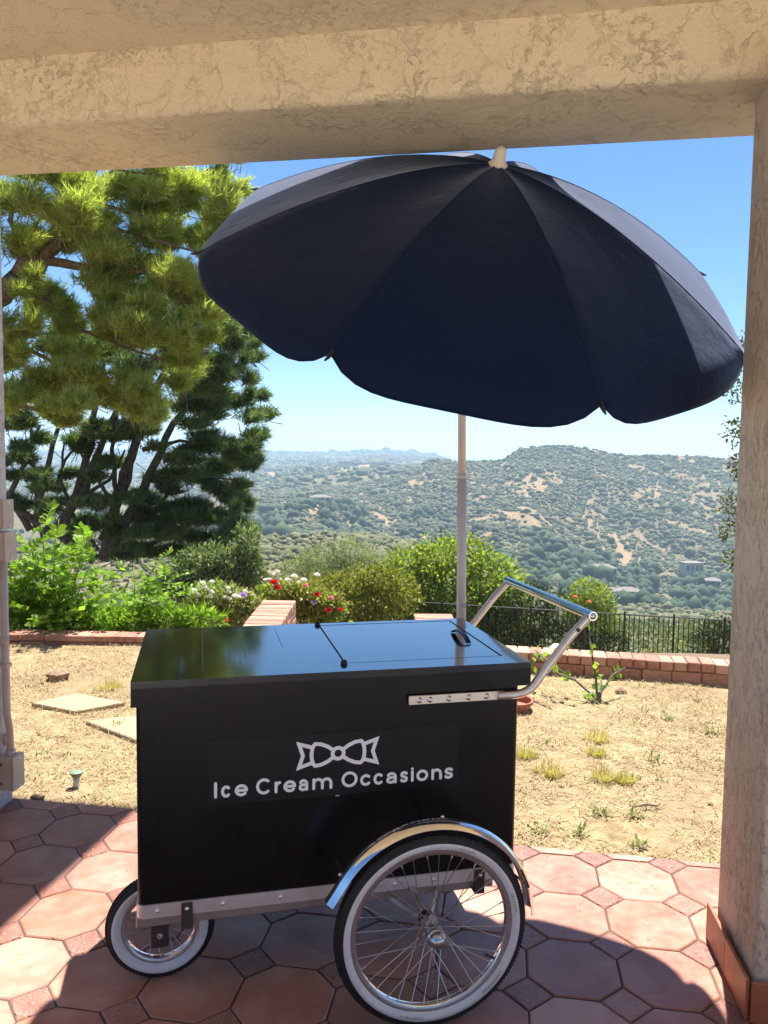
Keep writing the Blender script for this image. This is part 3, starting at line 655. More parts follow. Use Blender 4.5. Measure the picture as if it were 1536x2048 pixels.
def bush(name, label, cat, loc, cl, n, L, w, m, group=None, stem=m_darkbark, droop=0, part='foliage'):
    r = empty(name, loc, 0, label, cat, group); P, d = ell_pts(cl, n)
    D = unit(d+rng.normal(0, .7, (n, 3))+np.array([0, 0, .35-droop])); k = rng.uniform(.6, 1.3, n)
    v, f = leaves(P, D, L*k, w*k); npmesh(part, v, f, m, r)
    b = MB(); c0 = np.array(cl, float)
    for c in c0[:14]:
        b.tube([(c[0]*.15, c[1]*.15, -.35), (c[0]*.6, c[1]*.6, c[2]*.5-.1), (c[0], c[1], c[2]+c[5]*.3)], [.03*min(1, c[5]+.3), .02, .006], 5)
    b.build('stem', stem, r); return r
P, d = ell_pts(BRUSH, 30000, .5); D = unit(d+rng.normal(0, .7, (len(P), 3))+np.array([0, 0, .4])); k_ = .10+P[:, 1]*.0042
v, f = leaves(P, D, k_, k_*.3); tag(npmesh('brush', v, f, leafmat('leaf_brush', [(.06, .085, .03), (.13, .15, .05), (.24, .23, .09), (.18, .20, .08)], .25)), 'wild brush on the slope just past the iron fence', 'brush', kind='stuff')
def wcl(loc, lst, Yd, ry=None):
    """clumps given as (px, py, rx px, ry px[, dY]) -> local ellipsoids about loc"""
    out = []
    for c in lst:
        Yc = Yd+(c[4] if len(c) > 4 else 0); p = at(c[0], c[1], Yc); k = Yc/F
        out.append((p[0]-loc[0], p[1]-loc[1], p[2]-loc[2], c[2]*k, (c[2]+c[3])*.5*k*(ry or .8), c[3]*k))
    return out
m_g1 = leafmat('leaf_lime', [(.12, .22, .03), (.22, .36, .05), (.36, .50, .09), (.08, .15, .02)], .45)
m_g2 = leafmat('leaf_bush', [(.06, .10, .025), (.14, .21, .045), (.26, .33, .07), (.40, .42, .11)], .4)
m_g3 = leafmat('leaf_yellow', [(.16, .18, .035), (.32, .32, .06), (.46, .43, .10), (.10, .12, .03)], .3)
m_g4 = leafmat('leaf_olive', [(.08, .11, .05), (.15, .20, .09), (.30, .34, .19), (.20, .25, .10)], .3)
m_g5 = leafmat('leaf_dark', [(.025, .045, .018), (.045, .07, .026), (.08, .10, .04)], .25)
m_g6 = leafmat('leaf_silver', [(.18, .22, .12), (.27, .31, .18), (.36, .38, .22)], .3)
def place(px, Y): p = at(px, 1000, Y); return (float(p[0]), float(p[1]), float(bank_h(np.array([p[0]]), np.array([Y*1.0]))[0]))
# big green bush behind the pole
L0 = place(860, 17.0)
bush('bush', 'large rounded green bush behind the umbrella pole', 'bush', L0, wcl(L0, [(880, 1120, 60, 45), (930, 1110, 60, 40, .4), (820, 1150, 70, 50), (980, 1150, 60, 45), (880, 1180, 110, 60), (770, 1185, 60, 50), (1010, 1200, 50, 60), (930, 1220, 100, 60), (820, 1230, 80, 60), (1000, 1250, 60, 50), (870, 1270, 110, 50)], 17.0), 17000, .105, .032, m_g2)
L0 = place(720, 14.2)
bush('bush', 'yellow green shrub left of the large bush', 'bush', L0, wcl(L0, [(700, 1175, 70, 35), (760, 1160, 50, 30), (650, 1185, 50, 35), (720, 1210, 90, 40), (800, 1190, 40, 40), (690, 1240, 90, 40)], 14.2), 11000, .07, .018, m_g3)
L0 = place(690, 17)
bush('bush', 'feathery pale silver green shrub rising above the yellow one', 'bush', L0, wcl(L0, [(640, 1130, 50, 35), (700, 1110, 40, 30), (740, 1135, 50, 30), (600, 1150, 50, 30), (690, 1160, 90, 35)], 17), 6500, .15, .008, m_g6)
L0 = place(1110, 16.3)
bush('bush', 'dark twiggy shrub behind the push handle', 'bush', L0, wcl(L0, [(1060, 1200, 50, 35), (1130, 1230, 60, 45), (1030, 1260, 60, 50), (1190, 1260, 50, 40), (1220, 1290, 45, 30), (1110, 1290, 90, 35)], 16.3), 11500, .07, .017, m_g5)
L0 = place(1180, 15.6)
FB3 = bush('bush', 'light green shrub with orange tips right of the handle', 'bush', L0, wcl(L0, [(1170, 1185, 28, 28), (1200, 1200, 26, 30), (1150, 1215, 26, 26), (1210, 1235, 30, 26)], 15.6), 3000, .075, .015, m_g2)
L0 = place(1425, 15.0)
bush('bush', 'dark bush at the right end of the iron fence', 'bush', L0, wcl(L0, [(1430, 1265, 36, 28), (1405, 1290, 30, 28), (1455, 1285, 40, 32), (1490, 1270, 40, 40)], 15.0), 4500, .05, .014, m_g5)
L0 = place(430, 13)
bush('bush', 'grey green olive like shrub under the pine', 'bush', L0, wcl(L0, [(410, 1120, 50, 30), (470, 1130, 50, 35), (380, 1150, 60, 35), (450, 1170, 70, 35), (500, 1150, 35, 40), (340, 1180, 60, 35), (420, 1200, 90, 30), (495, 1090, 22, 40)], 13), 11000, .10, .016, m_g4, droop=.2)
# pinnate leafy plants, close at left
def pinnate(name, label, base, tips, m, n_leaf=5, pairs=6, Ll=.085, wl=.022, group=None):
    r = empty(name, base, 0, label, 'plant', group); P = []; D = []; LL = []; b = MB()
    for (tx, ty, tz) in tips:
        tip = np.array((tx, ty, tz)); root = np.array((tx*.45, ty*.45, 0)); mid = (tip+root)/2+np.array([0, 0, .12*tz])
        b.tube([root, mid, tip], [.010, .007, .003], 5)
        for q in range(n_leaf):
            s = .25+.75*(q+1)/n_leaf; p = (1-s)**2*root+2*s*(1-s)*mid+s*s*tip
            az = random.uniform(0, 2*PI); fd = unit(np.array([math.cos(az), math.sin(az), random.uniform(.15, .9)])+ (np.array([0, 0, .8]) if q == n_leaf-1 else 0)); fl = random.uniform(.22, .36)
            pts = [p+fd*fl*u_+np.array([0, 0, -.22*fl*u_*u_]) for u_ in np.linspace(0, 1, 5)]
            b.tube(pts, .0025, 3, False)
            sd_ = unit(np.cross(fd, (0, 0, 1.)))
            for i in range(pairs):
                u_ = .25+.75*i/(pairs-1); q0 = p+fd*fl*u_+np.array([0, 0, -.22*fl*u_*u_])
                for sg in (-1, 1):
                    P.append(q0); D.append(unit(fd*.55+sd_*sg+np.array([0, 0, random.uniform(-.25, .15)]))); LL.append(Ll*random.uniform(.8, 1.15)*(1.1-.35*u_))
            P.append(pts[-1]); D.append(fd); LL.append(Ll)
    P = np.array(P); D = np.array(D); LL = np.array(LL); v, f = leaves(P, D, LL, LL*wl/.085, .1)
    npmesh('foliage', v, f, m, r); b.build('stem', leafmat('stem_green', [(.14, .22, .05), (.2, .28, .07)], .2), r)
def tips_px(base, lst, Yd, jit=.35):
    out = []
    for (px, py) in lst:
        p = at(px, py, Yd+random.uniform(-jit, jit)); out.append((p[0]-base[0], p[1]-base[1], p[2]-base[2]))
    return out
B0 = (float(at(95, 1270, 7.3)[0]), 7.35, -.05)
pinnate('leafy_plant', 'tall bright green plant with feather shaped leaves beside the left boxes', B0, tips_px(B0, [(60, 1075), (85, 1060), (110, 1085), (140, 1100), (170, 1090), (40, 1110), (60, 1140), (100, 1130), (150, 1150), (120, 1170), (60, 1190), (170, 1180), (40, 1220), (90, 1220), (130, 1215), (20, 1160), (180, 1130), (70, 1110), (10, 1200), (110, 1235), (160, 1235), (60, 1245)], 7.4), m_g1, 6, 6, .10, .024)
B0 = (float(at(260, 1270, 7.5)[0]), 7.55, -.05)
pinnate('leafy_plant', 'lower bright green plant with feather shaped leaves behind the lid', B0, tips_px(B0, [(300, 1145), (330, 1160), (270, 1165), (350, 1180), (240, 1195), (290, 1190), (320, 1205), (210, 1220), (250, 1220), (280, 1230), (340, 1225), (370, 1210), (190, 1240), (230, 1245), (300, 1245), (365, 1240), (150, 1250)], 7.6), m_g1, 6, 6, .085, .018)
L0 = (float(at(180, 1250, 7.2)[0]), 7.25, -.05)
bush('ground_foliage', 'low mass of narrow green leaves over the left brick edging', 'plant', L0, wcl(L0, [(60, 1230, 60, 30), (130, 1240, 60, 25), (200, 1245, 50, 22), (270, 1248, 50, 20), (340, 1245, 50, 22), (400, 1240, 50, 22), (40, 1200, 40, 40)], 7.25, .6), 5200, .075, .010, m_g1)
# dark covered box among the leaves
p = at(232, 1205, 9.0); r = empty('covered_box', (p[0], 9.0, p[2]-.25), 0, 'black covered flat topped box hidden among the leafy plants', 'box')
MB().box(-.30, .30, -.2, .2, -.6, .16, .03).build('body', m_blackpl, r); MB().box(-.34, .34, -.24, .24, .165, .24, .03).build('cover', simple('green_black_cover', (.012, .02, .012), .6), r)
# flower bed
fb = (float(at(440, 1240, 7.8)[0]), 7.85, -.1)
FB1 = bush('flower_bush', 'pale green flower bed bush with white blooms left of the brick wall', 'bush', fb, wcl(fb, [(420, 1190, 40, 25), (470, 1200, 40, 25), (400, 1225, 50, 25), (460, 1230, 50, 22), (500, 1215, 30, 20)], 7.85, .7), 4200, .055, .012, leafmat('leaf_pale', [(.17, .25, .07), (.30, .38, .12), (.42, .46, .22), (.36, .30, .20)], .35))
fb2 = (float(at(620, 1240, 8.3)[0]), 8.3, -.1)
FB2 = bush('flower_bush', 'flowering bush with red blooms right of the brick wall', 'bush', fb2, wcl(fb2, [(560, 1180, 40, 22), (600, 1190, 40, 25), (640, 1205, 40, 25), (590, 1215, 50, 22), (650, 1230, 40, 18), (665, 1215, 25, 20)], 8.3, .7), 4600, .05, .014, leafmat('leaf_flowerbush', [(.12, .20, .04), (.24, .34, .06), (.36, .44, .10), (.36, .22, .12)], .35))
def flower(px, py, Y, r_, col, parent, petals=16):
    p = at(px, py, Y); o = MB()
    for i in range(petals):
        a_ = 2*PI*i/petals*1.618*2; el = .1+1.2*i/petals; d = Vector((math.cos(a_)*math.cos(el), math.sin(a_)*math.cos(el), math.sin(el))); s_ = d.cross(Vector((.3, .2, 1))).normalized()
        o.add([(0, 0, 0), d*r_*.6+s_*r_*.45, d*r_, d*r_*.6-s_*r_*.45], [(0, 1, 2), (0, 2, 3)])
    o.build('bloom', FM[col], parent, loc=(p[0]-parent.location[0], Y-parent.location[1], p[2]-parent.location[2]))
FM = {'red': leafmat('petal_red', [(.55, .01, .02), (.72, .03, .05)], .25, .5, (1, .6, .6)), 'white': leafmat('petal_white', [(.75, .75, .68), (.85, .84, .80)], .25, .5, (1, 1, .9)), 'purple': leafmat('petal_purple', [(.42, .26, .62), (.55, .38, .70)], .25, .5, (1, 1, 1)), 'pink': leafmat('petal_pink', [(.72, .25, .30), (.80, .40, .40)], .25, .5, (1, .8, .8)), 'orange': leafmat('petal_orange', [(.75, .30, .18), (.80, .42, .28)], .25, .5, (1, .8, .7))}
for (px, py, r_, c, lb) in [(547, 1169, .055, 'red', 'upper red bloom of the pair above the brick wall'), (554, 1179, .05, 'red', 'lower red bloom of the pair above the brick wall'), (634, 1193, .045, 'red', 'red bloom at the right of the flowering bush'), (657, 1224, .045, 'red', 'lowest right red bloom over the cart lid'), (450, 1244, .045, 'red', 'single red bloom low beside the brick wall'), (611, 1174, .04, 'pink', 'faded pink bloom at the top of the bush'), (662, 1199, .04, 'pink', 'pink bloom right of the red one'), (681, 1222, .035, 'red', 'rightmost small red bloom'), (486, 1193, .045, 'purple', 'purple bloom in the pale bed'), (628, 1208, .035, 'purple', 'pale lilac bloom under the red one')]:
    flower(px, py, 7.75 if px > 520 else 7.35, r_*1.15, c, FB2 if px > 520 else FB1)
for i in range(34):
    if i % 2: px, py = random.uniform(385, 490), random.uniform(1165, 1200)
    else: px, py = random.uniform(530, 640), random.gauss(1160+.0*i, 8)+abs(random.gauss(0, 6))
    flower(px, py, 7.8 if px > 520 else 7.5, random.uniform(.028, .05), 'white', FB2 if px > 520 else FB1, petals=10)

# rose bush on the lawn
r = empty('rose_bush', (1.52, 5.35, -.02), 0, 'young rose bush with bare canes and few leaves on the lawn', 'rose bush'); P = []; D = []; b = MB()
for pts in [[(1195, 1395), (1190, 1340), (1180, 1290), (1178, 1235)], [(1190, 1395), (1150, 1360), (1105, 1330), (1070, 1300)], [(1200, 1398), (1203, 1370), (1201, 1350)], [(1195, 1395), (1225, 1350), (1250, 1335)], [(1150, 1360), (1110, 1345), (1085, 1335)], [(1105, 1330), (1080, 1310), (1062, 1340)]]:
    q = [at(px, py, 5.35+.12*i)-np.array([1.52, 5.35, -.02]) for i, (px, py) in enumerate(pts)]; b.tube(q, [.009-.002*i for i in range(len(q))] if len(q) < 5 else .006, 6)
    for _ in range(16 if len(pts) > 3 else 8):
        i = random.randrange(1, len(q)); s = random.random(); c = q[i-1]*(1-s)+q[i]*s; P.append(c); D.append(unit(rng.normal(0, 1, 3)+np.array([0, 0, .2])))
P = np.array(P); D = np.array(D); v, f = leaves(P, D, np.full(len(P), .06), np.full(len(P), .020)); npmesh('foliage', v, f, m_g1, r); b.build('cane', m_darkbark, r)
for (px, py, lb) in [(1150, 1197, 'orange rose bloom at the left of the pair'), (1178, 1207, 'orange rose bloom at the right of the pair')]: flower(px, py, 15.2, .08, 'orange', FB3)
# terracotta pot dish behind the cart
r = empty('terracotta_pot', (.90, 5.22, -.03), 0, 'shallow terracotta pot just behind the cart', 'pot')
MB().lathe([(.0, .0), (.10, .0), (.12, .05), (.13, .05), (.13, .07), (.117, .07), (.11, .025), (0, .02)], seg=28).build('bowl', simple('pot_clay', (.36, .13, .08), .85), r, auto=.6)
# garden lamp
p = at(1112, 1300, 6.5); r = empty('path_lamp', (p[0], 6.5, -.07), 0, 'small path lamp with a white cap at the brick border', 'lamp')
z1 = p[2]+.07
MB().tube([(0, 0, 0), (0, 0, z1-.06)], .012, 10).build('post', simple('lamp_grey', (.35, .36, .36), .5), r, True)
MB().lathe([(.0, z1+.055), (.025, z1+.05), (.055, z1+.02), (.06, z1), (.05, z1)], seg=20).build('cap', simple('lamp_white', (.80, .80, .78), .4), r, True)
MB().lathe([(.035, z1-.06), (.035, z1)], seg=16).build('lens', simple('lamp_lens', (.55, .58, .58), .3), r, True)

# ---- iron fence
m_iron = simple('fence_iron', (.035, .035, .035), .55, .3)
fA = at(300, 1170, 17.0); fB = at(1700, 1252, 13.4); fd = np.array([fB[0]-fA[0], fB[1]-fA[1]]); FL = np.linalg.norm(fd); fd /= FL
r = empty('iron_fence', (fA[0], fA[1], 0), math.atan2(fd[1], fd[0]), 'dark iron picket fence with thin bars along the garden edge', 'fence')
zA, zB = fA[2], fB[2]; zt = lambda u_: zA+(zB-zA)*u_/FL; HF = 1.15
pk = MB().box(-.008, .008, -.008, .008, 0, HF-.03); npk = int(FL/.086); shared = None; bb = MB(); first = 0
lo = int(npk*.40)
cnt = 0
for i in range(npk):
    u_ = (i+.5)*.086
    px_vis = i > npk*.10
    if i % 10 == 5: continue
    if cnt < 250 and i >= npk-275:
        if shared is None: o = pk.build('picket', m_iron, r); shared = o.data
        else: o = link(bpy.data.objects.new('picket', shared), r)
        o.location = (u_, 0, zt(u_)-HF); cnt += 1
    else: bb.box(u_-.008, u_+.008, -.008, .008, zt(u_)-HF, zt(u_)-.03)
if bb.v: tag(bb.build('pickets', m_iron, r), kind='stuff')
sp_ = None
for k in range(int(npk/10)+1):
    u_ = (k*10+5.5)*.086
    if sp_ is None: o = MB().box(-.018, .018, -.018, .018, -.3, HF+.03, .004).build('post', m_iron, r); sp_ = o.data
    else: o = link(bpy.data.objects.new('post', sp_), r)
    o.location = (u_, 0, zt(u_)-HF)
for dz in (-.03, -HF+.10):
    MB().tube([(0, 0, zA+dz), (FL, 0, zB+dz)], .014, 4).build('rail', m_iron, r)

# ---- pines
def needles(tips, dirs, n_per, L, w):
    k = len(tips)*n_per; P = np.repeat(tips, n_per, 0); D0 = np.repeat(dirs, n_per, 0)
    D = unit(D0*1.0+rng.normal(0, .48, (k, 3))); P = P-D0*(rng.random(k)*L*1.1)[:, None]
    Ls = L*rng.uniform(.7, 1.2, k); s_ = unit(np.cross(D, rng.normal(0, 1, (k, 3))))*w
    v = np.stack([P-s_, P+s_, P+D*Ls[:, None]], 1); return v.reshape(-1, 3), np.arange(k*3).reshape(-1, 3)
def limb_px(b, pts, Y, r0, r1, base, seg=8, wob=4):
    q = []
    n = len(pts)
    for i, c in enumerate(pts):
        yy = Y+(c[2] if len(c) > 2 else 0); q.append(Vector(at(c[0], c[1], yy)-base))
    out = []
    for i in range(len(q)-1):
        for s in (0, .33, .66): out.append(q[i].lerp(q[i+1], s)+Vector((random.uniform(-1, 1), random.uniform(-1, 1), random.uniform(-1, 1)))*r1*.8*(1 if (i or s) else 0))
    out.append(q[-1]); m_ = len(out)
    b.tube(out, [r0+(r1-r0)*i/(m_-1) for i in range(m_)], seg)
base = np.array([-9.0, 13.4, -2.1]); r = empty('pine_tree', base, 0, 'big sunlit yellow green pine reaching in from the left', 'pine tree')
b = MB(); b.tube([(0, 0, -.7), (.2, 0, 3.5), (.5, -.1, 7.2), (1.2, -.1, 11.0), (1.7, 0, 14.5)], [.46, .40, .33, .24, .12], 12); b.build('trunk', m_bark, r, True)
b = MB()
for pts, r0, r1 in [([(-140, 700), (0, 590), (45, 545), (85, 515)], .17, .10), ([(85, 515), (180, 420), (170, 380), (190, 330)], .09, .05), ([(85, 520), (200, 538), (280, 545), (370, 538)], .06, .018), ([(40, 575), (130, 625), (165, 660), (240, 690), (330, 720)], .035, .010), ([(-60, 760), (10, 803), (90, 825), (165, 833)], .05, .018), ([(165, 400), (260, 425), (330, 440)], .03, .01), ([(175, 380), (230, 340), (330, 350)], .03, .01), ([(60, 540), (20, 440), (40, 360)], .05, .015), ([(190, 540), (230, 580), (320, 640), (420, 680)], .025, .008), ([(200, 450), (280, 470), (380, 500), (450, 520)], .025, .007), ([(-50, 700), (60, 700), (140, 740), (250, 780)], .035, .010)]:
    limb_px(b, pts, 13.1, r0*1.35, r1*1.3, base)
b.build('branch', m_bark, r, True)
near = [(150, 400, 90, 60), (170, 470, 95, 55), (70, 480, 70, 50), (30, 380, 70, 55), (240, 520, 90, 36), (330, 450, 90, 55, .4), (420, 400, 70, 60, .5), (465, 370, 36, 55, .6), (260, 375, 80, 30, .5), (360, 360, 90, 36, .6), (420, 500, 80, 50, .3), (330, 560, 90, 45), (260, 600, 90, 45), (200, 580, 70, 45), (420, 600, 80, 40), (110, 590, 60, 40), (60, 560, 50, 30), (110, 630, 60, 45), (40, 650, 50, 55), (25, 720, 40, 45), (320, 670, 90, 45), (250, 650, 90, 40), (390, 680, 60, 40), (150, 710, 70, 35), (80, 775, 90, 50), (190, 770, 85, 55, -.4), (280, 790, 75, 55, -.4), (330, 820, 36, 40, -.4), (380, 740, 60, 45, .2), (130, 820, 60, 30, -.3), (15, 800, 40, 45), (480, 560, 40, 40, .4), (-40, 500, 60, 80), (-60, 700, 60, 80), (100, 320, 110, 40), (300, 290, 120, 50, .3), (440, 300, 60, 50, .5)]
cl = []
for c in near:
    Yc = 13.0+(c[4]*1.3 if len(c) > 4 else 0); 
    for _ in range(5):
        yy = Yc+random.uniform(-1.0, 1.0); jx, jy = random.uniform(-.6, .6)*c[2], random.uniform(-.6, .6)*c[3]; p = at(c[0]+jx, c[1]+jy, yy)-base; k = yy/F
        cl.append((p[0], p[1], p[2], c[2]*k*.52, c[2]*k*.45, c[3]*k*.45))
P, d = ell_pts(cl, 23000, .25); D = unit(d*.7+np.array([.25, -.05, .55])+rng.normal(0, .25, (len(P), 3)))
v, f = needles(P, D, 15, .17, .0066); npmesh('crown', v, f, m_pine, r)
b = MB()
for i in range(0, 500):
    c = P[i]-d[i]*.12; e_ = rng.normal(0, .05, 3); b.tube([c-D[i]*.5+e_, c-D[i]*.25-e_, c], [.008, .006, .003], 3, False)
tag(b.build('twig', m_bark, r), kind='stuff')
# darker multi-trunk pine behind
base = np.array([-6.6, 18.4, -3.6]); r = empty('pine_tree', base, 0, 'dark multi trunked pine behind the sunlit one', 'pine tree'); b = MB()
for pts, r0, r1 in [([(205, 1120), (225, 1050), (250, 950), (285, 850), (330, 740), (380, 600)], .13, .06), ([(215, 1110), (270, 1010), (310, 930), (345, 850), (420, 760)], .12, .05), ([(190, 1120), (110, 1060), (170, 980), (200, 900), (240, 800)], .12, .05), ([(120, 1070), (150, 990), (175, 920), (190, 840), (210, 700)], .10, .05), ([(90, 1080), (80, 1000), (100, 920), (120, 830)], .09, .04), ([(60, 1060), (20, 990), (50, 920), (80, 850)], .08, .03), ([(110, 1065), (50, 1030), (30, 1010), (-20, 960)], .09, .05), ([(285, 900), (360, 880), (440, 895)], .05, .015), ([(300, 960), (380, 945), (470, 960)], .05, .015), ([(250, 1040), (330, 1020), (420, 1040)], .05, .015), ([(150, 1000), (220, 960), (250, 900)], .05, .02), ([(110, 980), (130, 920), (160, 880)], .04, .02), ([(330, 760), (420, 720), (500, 700)], .05, .015), ([(240, 1110), (320, 1080), (420, 1075)], .05, .015), ([(225, 1000), (180, 940), (140, 860)], .05, .015), ([(210, 1115), (235, 1000), (225, 900), (235, 830)], .07, .03), ([(220, 1100), (300, 1030), (360, 960), (400, 880)], .06, .02), ([(195, 1100), (150, 1040), (120, 960), (130, 880)], .06, .02), ([(70, 1060), (75, 980), (60, 900), (65, 840)], .06, .02), ([(200, 1080), (260, 960), (270, 880), (300, 820)], .06, .025)]:
    limb_px(b, pts, 18.4, r0*1.15, r1*1.15, base)
b.build('trunk', m_darkbark, r, True)
back = [(470, 640, 60, 50), (500, 700, 40, 40), (420, 680, 70, 50), (440, 740, 90, 45), (510, 770, 36, 36), (390, 780, 90, 45), (470, 820, 80, 40), (520, 830, 34, 22), (420, 870, 80, 40), (480, 890, 60, 36), (500, 920, 36, 22), (400, 940, 90, 40), (460, 970, 60, 40), (490, 1000, 30, 30), (390, 1010, 90, 42), (440, 1050, 70, 36), (350, 1060, 90, 40), (300, 1090, 80, 30), (400, 1090, 80, 30), (330, 960, 50, 36), (300, 850, 60, 30), (350, 700, 90, 50), (430, 580, 80, 60), (360, 640, 80, 60), (250, 700, 90, 60), (120, 700, 90, 60), (50, 880, 50, 36), (90, 960, 50, 24), (30, 830, 60, 40), (200, 860, 60, 20), (260, 1050, 50, 24), (500, 640, 34, 40), (150, 1060, 50, 20), (230, 920, 60, 18), (180, 1000, 60, 16), (60, 780, 80, 50), (330, 560, 80, 50), (440, 500, 60, 60), (60, 960, 60, 22), (150, 880, 60, 26), (110, 1010, 60, 20), (200, 1040, 60, 24), (30, 1000, 50, 24), (260, 990, 50, 20), (40, 910, 50, 20), (230, 860, 70, 24), (310, 1010, 50, 26), (350, 900, 60, 26), (160, 950, 50, 16)]
cl = []
for c in back:
    for _ in range(5):
        yy = 18.4+random.uniform(-1.8, 1.8); jx, jy = random.uniform(-.65, .65)*c[2], random.uniform(-.65, .65)*c[3]; p = at(c[0]+jx, c[1]+jy, yy)-base; k = yy/F
        cl.append((p[0], p[1], p[2], c[2]*k*.46, c[2]*k*.45, c[3]*k*.36))
P, d = ell_pts(cl, 28000, .1); D = unit(d*.7+np.array([.30, 0, .45])+rng.normal(0, .25, (len(P), 3)))
v, f = needles(P, D, 12, .19, .0098); npmesh('crown', v, f, m_conif, r)
b = MB()
for i in range(0, 500):
    c = P[i]-d[i]*.15; e_ = rng.normal(0, .07, 3); b.tube([c-D[i]*.6+e_, c-D[i]*.3-e_, c], [.011, .008, .004], 3, False)
tag(b.build('twig', m_darkbark, r), kind='stuff')
# small tree seen past the right column
base = np.array([5.5, 9.5, -1.0]); r = empty('slender_tree', base, 0, 'sparse leafy tree mostly hidden behind the right column', 'tree'); b = MB()
b.tube([(0, 0, -.3), (-.05, 0, 1.5), (.05, 0, 3.2), (0, 0, 4.8)], [.10, .08, .05, .02], 8)
for (px, py) in [(1452, 720), (1462, 800), (1455, 870), (1466, 960), (1450, 1040), (1460, 1110)]:
    p = at(px, py, 9.5)-base; b.tube([(0, 0, p[2]-.5), (p[0]*.5, p[1]*.5, p[2]-.15), p], [.03, .018, .005], 5)
b.build('trunk', m_darkbark, r, True)
cl = []
for c in [(1478, 700, 22, 36), (1474, 780, 24, 30), (1472, 860, 24, 26), (1480, 930, 22, 30), (1462, 1010, 26, 26), (1460, 1060, 26, 20), (1470, 1120, 22, 26), (1520, 850, 40, 90), (1520, 1050, 40, 90), (1530, 700, 40, 80)]:
    p = at(c[0], c[1], 9.5)-base; k = 9.5/F; cl.append((p[0], p[1], p[2], c[2]*k, c[2]*k*1.2, c[3]*k))
P, d = ell_pts(cl, 2600, .2); D = unit(d+rng.normal(0, .8, (len(P), 3))); v, f = leaves(P, D, rng.uniform(.04, .07, len(P)), rng.uniform(.010, .018, len(P))); npmesh('crown', v, f, leafmat('leaf_tree', [(.05, .08, .03), (.10, .13, .045), (.20, .20, .07), (.16, .10, .05)], .3), r)

# ================================================================== PATIO
LO = np.array([.511, 1.7261])*S; LP = .1782*S; LYAW = -.149
la = np.array([math.cos(LYAW), math.sin(LYAW)]); lb_ = np.array([math.sin(LYAW), -math.cos(LYAW)])
def clip_poly(poly, o, n):           # keep the side where (p-o).n <= 0
    out = []
    for i in range(len(poly)):
        a_, b_ = poly[i], poly[(i+1) % len(poly)]; da, db = np.dot(a_-o, n), np.dot(b_-o, n)
        if da <= 0: out.append(a_)
        if (da < 0 < db) or (db < 0 < da): out.append(a_+(b_-a_)*da/(da-db))
    return out
# slab under the tiles
c0 = [EA-ed*4-en*0, EB+ed*4]
q = [c0[0]-en*.004, c0[0]-en*9.5, c0[1]-en*9.5, c0[1]-en*.004]
floor = MB().add([(*p, -.15) for p in q]+[(*p, -.0042) for p in q], [(3, 2, 1, 0), (4, 5, 6, 7), (0, 1, 5, 4), (1, 2, 6, 5), (2, 3, 7, 6), (3, 0, 4, 7)]).build('patio_floor', m_grout)
if floor.data.polygons[1].normal.z < 0: floor.data.flip_normals()
tag(floor, kind='structure')
rp = MB().add([(-6, .94, -.002), (-6, -7.2, -.002), (8, -7.2, -.002), (8, .94, -.002)], [(0, 1, 2, 3)])  # unseen pale floor, added to bounce light up under the cover
pm_ = Mat('pale_bounce_floor'); pm_ = pm_.set(color=pm_.ramp(pm_.noise(pm_.pos(), 2, 5, .6), [(.3, (.66, .56, .44)), (.7, (.74, .66, .54))]), rough=.9)
tag(rp.build('bounce_floor', pm_), kind='structure')
def tile_mesh(poly, name, mat):
    n = len(poly); P0 = [np.array(p) for p in poly]; c = sum(P0)/n
    ins = []
    for i in range(n):
        d = P0[i]-c; L_ = np.linalg.norm(d); ins.append(c+d*(1-.0045/max(L_, .02)))
    v = [(*p, -.014) for p in P0]+[(*p, -.0032) for p in P0]+[(*p, 0) for p in ins]
    f = [tuple(range(2*n, 3*n))]+[(i, (i+1) % n, n+(i+1) % n, n+i) for i in range(n)]+[(n+i, n+(i+1) % n, 2*n+(i+1) % n, 2*n+i) for i in range(n)]
    me = bpy.data.meshes.new(name); me.from_pydata(v, [], f); me.update()
    if me.polygons[0].normal.z < 0: me.flip_normals()
    me.materials.append(mat); return me
g_ = .0032; dd = .272*LP
octp = [np.array(p) for p in [(-LP/2+dd, -LP/2+g_), (LP/2-dd, -LP/2+g_), (LP/2-g_, -LP/2+dd), (LP/2-g_, LP/2-dd), (LP/2-dd, LP/2-g_), (-LP/2+dd, LP/2-g_), (-LP/2+g_, LP/2-dd), (-LP/2+g_, -LP/2+dd)]]
dq = dd-g_*1.5; dotp = [np.array(p) for p in [(dq, 0), (0, dq), (-dq, 0), (0, -dq)]]
Rm = np.array([la, -lb_]).T          # local (x, y) -> world
oct_me = tile_mesh(octp, 'octagon_tile', m_tile); dot_me = [tile_mesh(dotp, 'relief_tile', m) for m in m_deco]
cnt = {'octagon_tile': 0, 'relief_tile': 0}
def put_tile(name, c, poly, me, mat):
    loc = [c+Rm@p for p in poly]; s = [np.dot(p-EA, en) for p in loc]
    if min(s) > -.02: return
    if not (-2.35 < c[0] < 1.75 and .95 < c[1] < 4.2): return
    if max(s) > -.003:
        inv = [Rm.T@(p-c) for p in clip_poly(loc, EA-en*.003, en)]
        if len(inv) < 3: return
        me = tile_mesh(inv, name, mat)
    o = bpy.data.objects.new(name, me); o.location = (*c, random.uniform(-.0012, .0006)); o.rotation_euler = (random.uniform(-.003, .003), random.uniform(-.003, .003), LYAW); link(o, floor); cnt[name] += 1
for i in range(-15, 9):
    for j in range(-4, 9):
        c = LO+LP*(i*la+j*lb_); k = (i*7+j*5+i*j) % 4
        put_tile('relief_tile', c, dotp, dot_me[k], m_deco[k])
        put_tile('octagon_tile', c+LP*.5*(la+lb_), octp, oct_me, m_tile)

